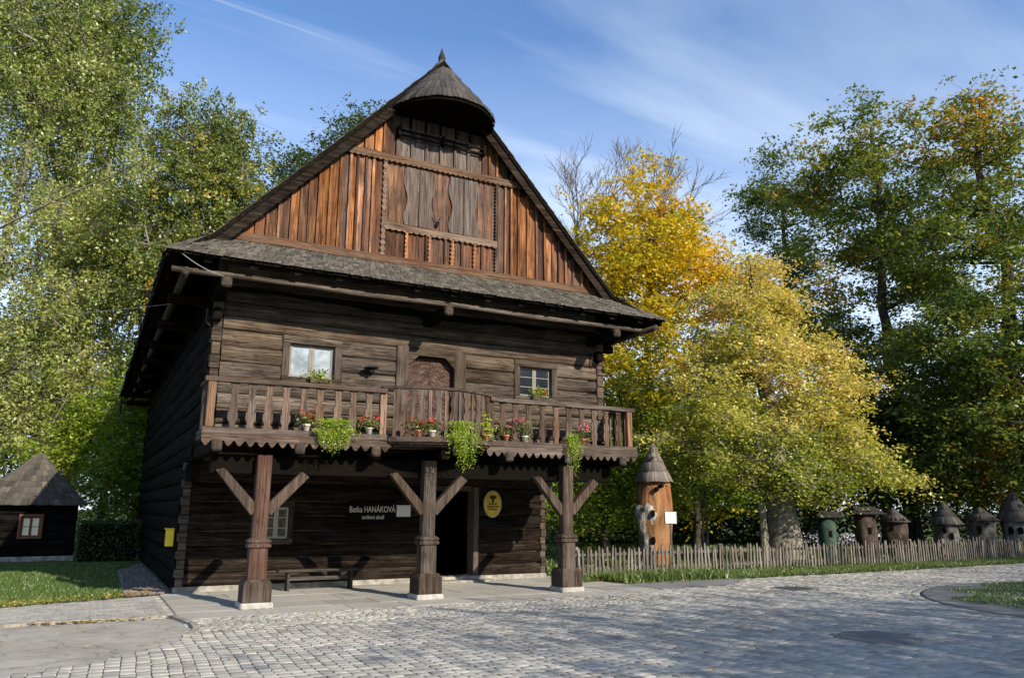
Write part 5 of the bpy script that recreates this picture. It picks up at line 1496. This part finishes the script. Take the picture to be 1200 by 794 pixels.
def tree(name, label, base, trunk, r0, lobes, leaf, bark_, seed, n_att=300, n_leaf=30000, size=.14, group=None, cat='tree',
         sub=6, sig=.55, clump=.20, weep=0.0, rtip=.012, upward=.6, shell=.45, flare=1.35, narrow=.6, tone_sd=.16, lean=(0,0)):
    """trunk: list of local points; lobes: (x,y,z,rx,ry,rz,weight,tone)"""
    r = np.random.default_rng(seed)
    T = thing(name, label, cat, base, 0, group)
    tp = np.array(trunk, float); seglen = np.linalg.norm(np.diff(tp, axis=0), axis=1)
    s = np.concatenate([[0], np.cumsum(seglen)]); nn = max(8, int(s[-1]/.7))
    q = np.linspace(0, s[-1], nn)
    tk = np.column_stack([np.interp(q, s, tp[:,k]) for k in range(3)])
    tk[1:-1,:2] += r.normal(0, .035, (nn-2, 2))*min(1, r0*4)
    wsum = sum(l[6] for l in lobes); A = []; TN = []
    for l in lobes:
        n = max(3, int(n_att*l[6]/wsum)); v = r.normal(0,1,(n,3)); v /= np.linalg.norm(v,axis=1)[:,None]
        rad = r.random(n)**shell
        A.append(np.array(l[:3])[None] + v*rad[:,None]*np.array(l[3:6])[None]); TN.append(np.full(n, l[7]))
    A = np.vstack(A); TN = np.concatenate(TN)
    ok = A[:,2] > .35; A, TN = A[ok], TN[ok]
    dist = np.min(np.linalg.norm(A[:,None]-tk[None,int(nn*.25):], axis=2), axis=1)
    o = np.argsort(dist); A, TN = A[o], TN[o]
    nodes = list(tk); par = [-1] + list(range(nn-1)); start = max(1, int(nn*.22)); tips = []
    N = np.empty((nn + len(A)*9, 3)); N[:nn] = tk; cnt = nn
    for p in A:
        d = N[start:cnt]-p; c = np.linalg.norm(d, axis=1) + upward*np.maximum(0, d[:,2]+.25)*1.5
        j = start + int(np.argmin(c)); a = N[j].copy(); L = np.linalg.norm(p-a); m = min(6, max(1, int(L/.8)))
        prev = j
        for k in range(1, m+1):
            f = k/m; w = a+(p-a)*f
            if k < m: w = w + r.normal(0, .05*L/m + .02, 3) + np.array([0,0, L*.06*math.sin(math.pi*f)])
            N[cnt] = w; par.append(prev); prev = cnt; cnt += 1
        tips.append(prev)
    N = N[:cnt]; par = np.array(par)
    load = np.zeros(cnt); load[tips] += 1
    for i in range(cnt-1, 0, -1): load[par[i]] += load[i]
    R = rtip*np.maximum(load, 1)**.46
    R[:nn] = np.maximum(R[:nn], r0*(1-.8*np.linspace(0,1,nn)))
    sc_ = r0/R[0] if R[0] > r0*1.4 else 1.0
    R *= sc_ if sc_ < 1 else 1
    R[0] *= flare; R[1] *= 1+(flare-1)*.3
    ch = np.arange(nn, cnt); pr = par[nn:]
    Vb, Fb = tubes(N[pr], N[ch], np.minimum(R[pr], R[ch]*1.5), R[ch], 4)
    # trunk as a continuous, slightly fluted skin
    ns = 14; vs = []
    ph = r.uniform(0,6.28,3)
    for k in range(nn):
        for i in range(ns):
            t = 2*math.pi*i/ns; w = 1 + .06*math.sin(3*t+ph[0]+k*.3) + .05*math.sin(5*t+ph[1]) + r.normal(0,.015)
            vs.append(tk[k] + R[k]*w*np.array([math.cos(t), math.sin(t), 0]))
    fs = [(k*ns+i, k*ns+(i+1) % ns, (k+1)*ns+(i+1) % ns, (k+1)*ns+i) for k in range(nn-1) for i in range(ns)]
    V = np.vstack([np.array(vs), Vb]); F = np.vstack([np.array(fs), Fb + len(vs)])
    # leaves: clumps round each twig end
    nt_ = len(tips); P = N[tips]
    nsub = nt_*sub
    ci = np.repeat(np.arange(nt_), sub)
    C = P[ci] + r.normal(0,1,(nsub,3))*np.array([sig,sig,sig*.62])[None]
    ct = TN[ci] + r.normal(0, tone_sd*.7, nsub) + np.repeat(r.normal(0, tone_sd*.6, nt_), sub)
    per = max(2, n_leaf//nsub)
    li = np.repeat(np.arange(nsub), per); n = len(li)
    Vt, Ft = tubes(P[ci], C, np.full(nsub, max(.007, rtip*.7)), np.full(nsub, .004), 3)
    link('trunk', npmesh('trunk', np.vstack([V, Vt]), np.vstack([F, Ft + len(V)]), bark_, None, True), T)
    if weep > 0:
        u = r.random(n)
        Lh = (weep*r.uniform(.3,1.0,nsub))[li]
        sway = (r.normal(0,.12,(nsub,2)))[li]
        LP = C[li] + np.column_stack([sway*u[:,None]*Lh[:,None] + r.normal(0,clump*.35,(n,2)), -u*Lh + r.normal(0,.04,n)])
        V, F = leaf_quads(LP, size, r, .0, narrow)
    else:
        tilt = r.normal(0, .30, (nsub,2))[li]
        dxy = r.normal(0,1,(n,2))*clump*np.repeat(r.uniform(.6,1.4,nsub), per)[:,None]
        LP = C[li] + np.column_stack([dxy, (dxy*tilt).sum(1) - .35*(dxy**2).sum(1)/clump*.5 + r.normal(0,clump*.28,n)])
        V, F = leaf_quads(LP, size, r, .8, narrow)
    LPz = LP[:,2] < .1
    tone = np.clip(ct[li] + r.normal(0, tone_sd*.6, n), 0, 1)
    if LPz.any():
        F = F[~LPz]; tone = tone[~LPz]
    link('crown', npmesh('crown', V, F, leaf, tone), T)
    return T

def sprays(seed, n, zs, Rs, rx, rz, tone, cx=lambda z: 0.0, cy=lambda z: 0.0, sq=.75, outer=.45, droop=.0):
    """many small leaf sprays filling an uneven envelope of radius R(z)"""
    r = np.random.default_rng(seed); L = []
    for k in range(n):
        while True:                      # evenly through the volume
            z = r.uniform(zs[0], zs[-1]); R_ = float(np.interp(z, zs, Rs))
            if r.random() < (R_/max(Rs))**1.5 + .04: break
        a = r.uniform(0, 2*math.pi); R_ *= 1 + .22*math.sin(2*a + z*.55 + seed) + .16*math.sin(3*a - z*.8 + seed*2); q = r.random()**outer*r.uniform(.80, 1.15)
        w = rx*r.uniform(.65, 1.35)
        L.append((cx(z)+R_*q*math.cos(a), cy(z)+R_*q*math.sin(a)*sq, z-droop*q*q, w, w*.85, rz*r.uniform(.7,1.4), 1.0, tone(z, q, a) + r.normal(0,.09)))
    return L

G1 = 'trees behind and beside the log house'; G2 = 'trees beyond the picket fence'
# left side -------------------------------------------------------------------------------------------------
tree('weeping_birch', 'huge pale green weeping birch filling the left edge', at(-50, 33.5), [(0,0,0),(.2,0,5),(.1,.2,11),(.6,.1,17),(.9,0,22)], .30,
     [(.5,0,18,4.6,4.0,7.0,2.6,.48),(2.6,-1.2,9.5,4.4,3.0,5.0,3.0,.64),(4.4,-1.0,12.8,3.2,3.0,3.8,2.0,.60),(1.8,-1.0,6.0,4.4,2.6,3.0,2.0,.55),(1.0,0,23.0,3.0,2.6,5.0,2.0,.40),(-1,0,26,3,2.6,4.0,1.0,.4)],
     L_BIRCH, BARKB, 201, 900, 150000, .142, G1, sub=5, sig=.75, weep=1.15, clump=.42, tone_sd=.11)
tree('weeping_birch', 'dark green birch with drooping tips rising high behind the left birch', at(75, 38), [(0,0,0),(.2,0,6),(-.2,.2,14),(.3,.1,22),(.2,0,27)], .40,
     [(-1.2,0,22,3.2,3.0,7,3,.45),(1.2,0,16.0,4.0,3.0,5.0,2.4,.5),(-3,0,26,3,2.6,5,1.8,.42),(-.2,0,26.5,2.0,2,4.2,1.2,.42)],
     L_BIRCH2, BARKB, 202, 460, 78000, .175, G1, sub=5, sig=.75, weep=1.3, clump=.40, tone_sd=.12)
tree('weeping_birch', 'medium birch with orange-flecked drooping tips left of the roof', at(205, 34), [(0,0,0),(.2,0,6),(.5,.2,12),(1.0,.1,16),(1.4,0,20)], .34,
     [(-.4,0,17.6,2.5,2.4,3.2,2.2,.50),(1.2,0,15.5,2.0,2.0,3.0,1.3,.62),(-1.6,0,13.5,2.6,2.4,3.6,1.6,.5),(.4,0,11,3.0,2.4,3.2,1.6,.58),(.8,.3,19.3,1.4,1.3,1.6,.6,.45)],
     L_BIRCH2, BARKB, 203, 420, 72000, .148, G1, sub=5, sig=.6, weep=.9, clump=.36, tone_sd=.17)
tree('leaning_birch', 'thin pale birch trunk leaning to the right among the left foliage', at(-230, 29.0), [(0,0,0),(1.0,-.5,6),(3.0,-1.6,11.0),(6.2,-3.3,13.2),(9.6,-5.0,15.2)], .15,
     [(9.4,-5.0,15.4,.9,.9,.9,1,.7),(6.4,-3.3,13.4,.8,.8,.7,.6,.7)], L_BIRCH, BARKB, 204, 26, 1600, .10, G1, sub=4, sig=.4, weep=.8, clump=.2)
tree('green_tree', 'dense green tree showing between birch and the left roof edge', at(280, 42), [(0,0,0),(.2,0,7),(.1,.2,14),(.3,.1,19)], .4,
     [(1.8,0,18.4,2.6,2.6,3.6,2.2,.55),(3.8,0,17.8,2.2,2.2,3.4,1.6,.5),(-1,0,14,3.6,3,5,2,.4)], L_GREEN, BARK, 205, 300, 36000, .20, G1, sub=6, sig=.6, clump=.28)
tree('green_tree', 'feathery green treetop rising just behind the left roof slope', at(385, 46), [(0,0,0),(.2,0,9),(.1,.2,17),(.8,.1,25)], .4,
     [(.9,0,24.6,1.8,1.7,2.6,1.5,.6),(-1.8,0,20.8,2.6,2.4,3.4,1.8,.5),(2.6,0,20.5,2.2,2.2,4,1.4,.55),(0,0,17,3,2.5,3,1.3,.4)], L_GREEN, BARK, 206, 280, 30000, .20, G1, sub=6, sig=.6, clump=.28)
tree('maple_bush', 'bright yellow-green maple glowing behind the cabin', at(118, 33.5), [(0,0,0),(.1,0,2),(.2,.1,4.5),(0,.1,7)], .16,
     [(0,0,5.0,2.1,2,2.3,2,.62),(1.4,0,3.6,1.7,1.7,1.7,1.2,.5),(-1.4,0,3.6,1.7,1.7,1.9,1.2,.66)], L_LIME, BARK, 207, 220, 26000, .13, G1, sub=6, sig=.42, clump=.2)
tree('green_tree', 'mid green bushy tree against the dark left side wall', at(160, 31.5), [(0,0,0),(.1,0,2),(.1,.1,4.5),(.3,.1,7)], .18,
     [(0,0,4.4,1.5,1.5,2.4,2,.45),(-.5,0,2.2,1.7,1.4,1.5,1.2,.3),(.5,.3,6.8,1.5,1.4,1.9,1.2,.45)], L_LIME, BARK, 208, 220, 26000, .13, G1, sub=6, sig=.42, clump=.2)
tree('green_tree', 'shaded leafy tree filling the gap behind the cabin roof', at(30, 40), [(0,0,0),(.1,0,4),(.1,.1,8),(.3,.1,12)], .3,
     [(0,0,7,5.2,2.5,5.2,2,.45),(4.5,0,8.5,4.2,2.5,5.5,2,.45),(-4,0,8,4,2.5,5,1.5,.45)], L_GREEN, BARK, 209, 260, 24000, .2, G1, sub=6, sig=.7, clump=.3)
hd = thing('hedge', 'dark ivy-green hedge between the cabin and the house side wall', 'hedge', (-.95, 11.0, 0))
MB().box(-.85, .80, .08, .42, -.02, 1.15, .05).obj('branches', BLACK, hd)
rhg = np.random.default_rng(88); P = np.column_stack([rhg.uniform(-.95,.90,9000), rhg.uniform(-.08,.55,9000), rhg.uniform(.02,1.28,9000)])
V, F = leaf_quads(P, .075, rhg); link('foliage', npmesh('foliage', V, F, L_DARK, rhg.random(9000)), hd)

# right side ------------------------------------------------------------------------------------------------
def bare_tree(label, base, seed, H, spread, group):
    r = np.random.default_rng(seed); T = thing('bare_tree', label, 'tree', base, 0, group)
    P0 = []; P1 = []; R0 = []; R1 = []
    def grow_(p, d, L, rad, lv):
        n = 3
        for k in range(n):
            d2 = d + r.normal(0, .055, 3) + np.array([0,0,.05]); d2 /= np.linalg.norm(d2)
            q = p + d2*L/n; ra, rb2 = rad*(1-.32*k/n), rad*(1-.32*(k+1)/n)
            P0.append(p); P1.append(q); R0.append(ra); R1.append(rb2); p, d = q, d2
            if 1 < lv < 99 and r.random() < .8:
                s_ = r.normal(0,1,3)*np.array([1,1,.35]); s_ /= np.linalg.norm(s_)
                dd = d*math.cos(.55) + s_*math.sin(.55); grow_(p, dd/np.linalg.norm(dd), max(.6, L*.62), max(.012, rad*.42), 99)
        if lv >= 99 or L < .75: return
        m = 3 if lv < 2 else 2
        for k in range(m):
            a_ = spread*r.uniform(.55, 1.15); s_ = r.normal(0,1,3)*np.array([1,1,.3]); s_ -= (s_@d)*d; s_ /= np.linalg.norm(s_)
            dd = d*math.cos(a_) + s_*math.sin(a_); dd[2] += .10
            grow_(p, dd/np.linalg.norm(dd), L*r.uniform(.70,.84), max(.012, rad*.66), lv+1)
    grow_(np.array([0,0,0.]), np.array([0,0,1.]), H*.27, .36, 0)
    V, F = tubes(*map(np.array, (P0, P1, R0, R1)), 3)
    link('trunk', npmesh('trunk', V, F, BARKO, None, True), T)
bare_tree('bare grey tree with upswept leafless twigs behind the right roof slope', at(690, 44), 211, 19.0, .52, G2)
tree('golden_maple', 'golden yellow maple, tallest yellow crown right of the roof', at(772, 36), [(0,0,0),(.1,0,4),(-.1,.2,9),(.2,.1,15)], .30,
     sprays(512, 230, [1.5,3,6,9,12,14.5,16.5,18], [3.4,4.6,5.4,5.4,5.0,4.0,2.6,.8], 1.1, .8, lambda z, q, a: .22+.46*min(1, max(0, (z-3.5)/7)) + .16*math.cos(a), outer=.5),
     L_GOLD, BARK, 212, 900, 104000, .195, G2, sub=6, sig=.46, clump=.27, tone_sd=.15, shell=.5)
tree('pale_hornbeam', 'pale yellow spreading tree on a thick grey trunk behind the fence', at(917, 27.0), [(0,0,0),(0,0,1.3),(.05,.1,2.6),(-.3,.1,6),(-.7,0,9.6)], .54,
     sprays(513, 150, [2.45,2.9,3.6,4.6,6,7.6,9,10.3], [2.8,4.2,4.5,4.0,3.3,2.4,1.5,.5], .95, .30, lambda z, q, a: .22+.46*min(1, max(0, (z-2.6)/3.2)) + .12*(q-.6) + .08*math.cos(a), cx=lambda z: -.15-.075*z, outer=.40, droop=.35)
     + [(4.4,-2.0,2.75,.9,.6,.18,1,.66),(3.6,-1.6,3.0,.9,.7,.2,1,.66)],
     L_PALE, BARKG, 213, 760, 106000, .118, G2, sub=7, sig=.30, clump=.20, tone_sd=.13, flare=1.18, shell=.6)
tree('slender_tree', 'slender dark tree with open crown standing behind the pale yellow one', at(945, 46), [(0,0,0),(.1,0,8),(-.1,.2,15),(.2,.1,21)], .26,
     sprays(514, 60, [11,14,17,20,22.5,24], [2.2,2.9,2.9,2.3,1.5,.5], 1.1, .7, lambda z, q, a: .34), L_OAK, BARK, 214, 360, 32000, .19, G2, sub=5, sig=.5, clump=.28, tone_sd=.12)
tree('oak_tree', 'tall dark oak with browning top, middle of the right-hand trees', at(1068, 39), [(0,0,0),(.1,0,6),(-.3,.2,12),(.2,.1,18),(0,0,22)], .40,
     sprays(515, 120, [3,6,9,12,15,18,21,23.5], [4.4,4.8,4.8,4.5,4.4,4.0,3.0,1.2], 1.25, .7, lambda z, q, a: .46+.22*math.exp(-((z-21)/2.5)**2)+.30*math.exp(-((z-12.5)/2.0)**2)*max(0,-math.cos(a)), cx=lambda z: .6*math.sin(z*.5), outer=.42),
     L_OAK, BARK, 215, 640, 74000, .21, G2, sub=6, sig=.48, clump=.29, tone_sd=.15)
tree('oak_tree', 'massive oak with twisting dark limbs cut by the right edge', at(1222, 33), [(0,0,0),(-.1,0,4),(-.5,.2,8),(.1,.1,12),(-1.3,0,15.5),(-1.0,0,18.8)], .48,
     sprays(516, 120, [3,5,8,11,13,15,17.5,19.8], [4.2,5.0,5.2,4.8,4.4,3.8,2.6,1.0], 1.25, .65, lambda z, q, a: .48+.28*math.exp(-((z-18)/2.5)**2), cx=lambda z: -.8-.03*z+.6*math.sin(z*.6), outer=.42),
     L_OAK, BARK, 216, 640, 74000, .195, G2, sub=6, sig=.46, clump=.27, tone_sd=.15)
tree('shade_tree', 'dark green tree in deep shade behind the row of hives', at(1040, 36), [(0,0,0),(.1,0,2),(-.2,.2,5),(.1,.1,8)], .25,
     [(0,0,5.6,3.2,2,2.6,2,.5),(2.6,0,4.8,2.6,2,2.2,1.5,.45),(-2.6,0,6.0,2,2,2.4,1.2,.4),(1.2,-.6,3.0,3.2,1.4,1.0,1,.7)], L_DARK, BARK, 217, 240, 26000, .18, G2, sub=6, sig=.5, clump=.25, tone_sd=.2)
tree('shade_tree', 'shaded maple with orange flecks behind the rightmost hives', at(1150, 37), [(0,0,0),(.1,0,2),(-.2,.2,5),(.1,.1,8)], .25,
     [(0,0,5.6,3.0,2,2.8,2,.5),(2.8,0,5,2.6,2,2.6,1.5,.45),(-1.6,-.6,3.3,2.4,1.6,1.2,1.2,.7)], L_OAK, BARK, 218, 240, 26000, .18, G2, sub=6, sig=.5, clump=.25, tone_sd=.24)
tree('green_tree', 'leafy green bush seen between the right arcade post and tall hive', at(708, 28), [(0,0,0),(.1,0,1.4),(.1,.1,3),(.1,.1,4.6)], .16,
     [(0,0,3.2,1.8,1.4,1.6,2,.62),(-1.3,0,2.2,1.5,1.2,1.5,1.2,.5),(1.6,0,2.4,1.5,1.2,1.4,1.3,.66)], L_LIME, BARK, 219, 230, 30000, .115, G2, sub=6, sig=.42, clump=.2)
tree('green_tree', 'green undergrowth below the golden maple behind the tall hive', at(815, 34.5), [(0,0,0),(.1,0,1.4),(.1,.1,3),(.1,.1,5)], .16,
     [(0,0,3.6,2.6,1.6,1.9,2,.35),(-1.8,0,4.6,1.8,1.4,1.9,1.2,.45),(2.4,0,3.4,1.9,1.4,1.5,1.3,.4)], L_LIME, BARK, 220, 230, 26000, .135, G2, sub=6, sig=.42, clump=.2)
for px, D, h in ((823, 29.5, 2.6), (828, 29.8, 2.6), (894, 26.2, 1.9)):
    q = at(px, D)
    tag(MB().tube([(q[0],q[1],-.05),(q[0]+.03,q[1],h*.5),(q[0]-.02,q[1]+.02,h)], [.05,.045,.035] if px < 890 else [.14,.12,.11], 8).obj('sapling_stem', BARKG), {823:'left of two thin pale stems behind the fence right of the tall hive', 828:'right of two thin pale stems behind the fence right of the tall hive', 894:'slim grey stem close to the left of the thick trunk'}[px], 'stem')

# distant wood: one mass of leaves far behind everything
rw = np.random.default_rng(99)
def mass(name, label, spans, n, mat, size, seed):
    r = np.random.default_rng(seed); Ps = []
    for (px0, px1, D0, D1, h0, h1) in spans:
        m_ = n//len(spans); nc_ = m_//60
        u = r.random(nc_); D = r.uniform(D0, D1, nc_); k = (px0+(px1-px0)*u-600)/FPX*math.cos(PITCH)
        top = h0+(h1-h0)*r.random(nc_)*(.6+.4*np.sin(u*17+seed))
        C = CAM[None] + HD[None]*D[:,None] + RT[None]*(k*D)[:,None]; C[:,2] = top*r.random(nc_)**.7
        Ps.append(np.repeat(C, 60, 0) + r.normal(0,1,(nc_*60,3))*np.array([.7,.7,.45])[None])
    P = np.vstack(Ps); P[:,2] = np.maximum(P[:,2], .05)
    V, F = leaf_quads(P, size, r)
    return tag(link(name, npmesh(name, V, F, mat, np.clip(r.normal(.45,.25,len(P)),0,1))), label, 'wood', kind='stuff')
mass('distant_wood', 'dark distant wood closing the view between and behind the trees', [(600,830,52,58,5,8),(830,1350,50,58,7,11),(-150,180,50,56,8,14)], 36000, L_DARK, .33, 301)
mass('far_shrubs', 'low shaded shrubs along the back of the bee garden', [(640,900,40,44,1.6,3.4),(880,1300,37,43,2.4,4.2)], 36000, L_DARK, .22, 302)

# trees at the viewer's back, whose shade lies over the right half of the cobbles
G3 = 'trees behind the viewer shading the cobbles'
def shade(x, y, h, rx, seed, lab, low=.35):
    tree('shade_tree', lab, (x, y, 0), [(0,0,0),(.1,0,h*.3),(-.2,.2,h*.6),(.1,.1,h*.85)], .3,
         [(0,0,h*(1+low)/2-.2,rx,rx*.8,h*(1-low)/2,2,.5),(rx*.45,.6,h*.62,rx*.8,rx*.7,h*.22,1,.5),(-rx*.4,-.5,h*.55,rx*.7,rx*.7,h*.2,1,.5)], L_GREEN, BARK, seed, 300, 9500, .245, G3, sub=5, sig=1.1, clump=.75)
shade(11.6, -29, 13.2, 3.4, 401, 'leafy tree behind the viewer, nearest the cobbled square')
shade(16.5, -30, 13.8, 3.8, 402, 'leafy tree behind the viewer, second along the square')
shade(22.0, -30, 14.2, 4.0, 403, 'leafy tree behind the viewer, third along the square')
shade(28.0, -29, 15.0, 4.4, 404, 'leafy tree behind the viewer, fourth along the square')
shade(36.0, -22, 15.5, 5.0, 405, 'tall leafy tree right of the viewer, beyond the grass island')
shade(44.0, -18, 16.0, 5.5, 406, 'tallest leafy tree right of the viewer, shading the hives')
shade(33.5, -27, 15.5, 4.5, 407, 'leafy tree right of the viewer beside the square')
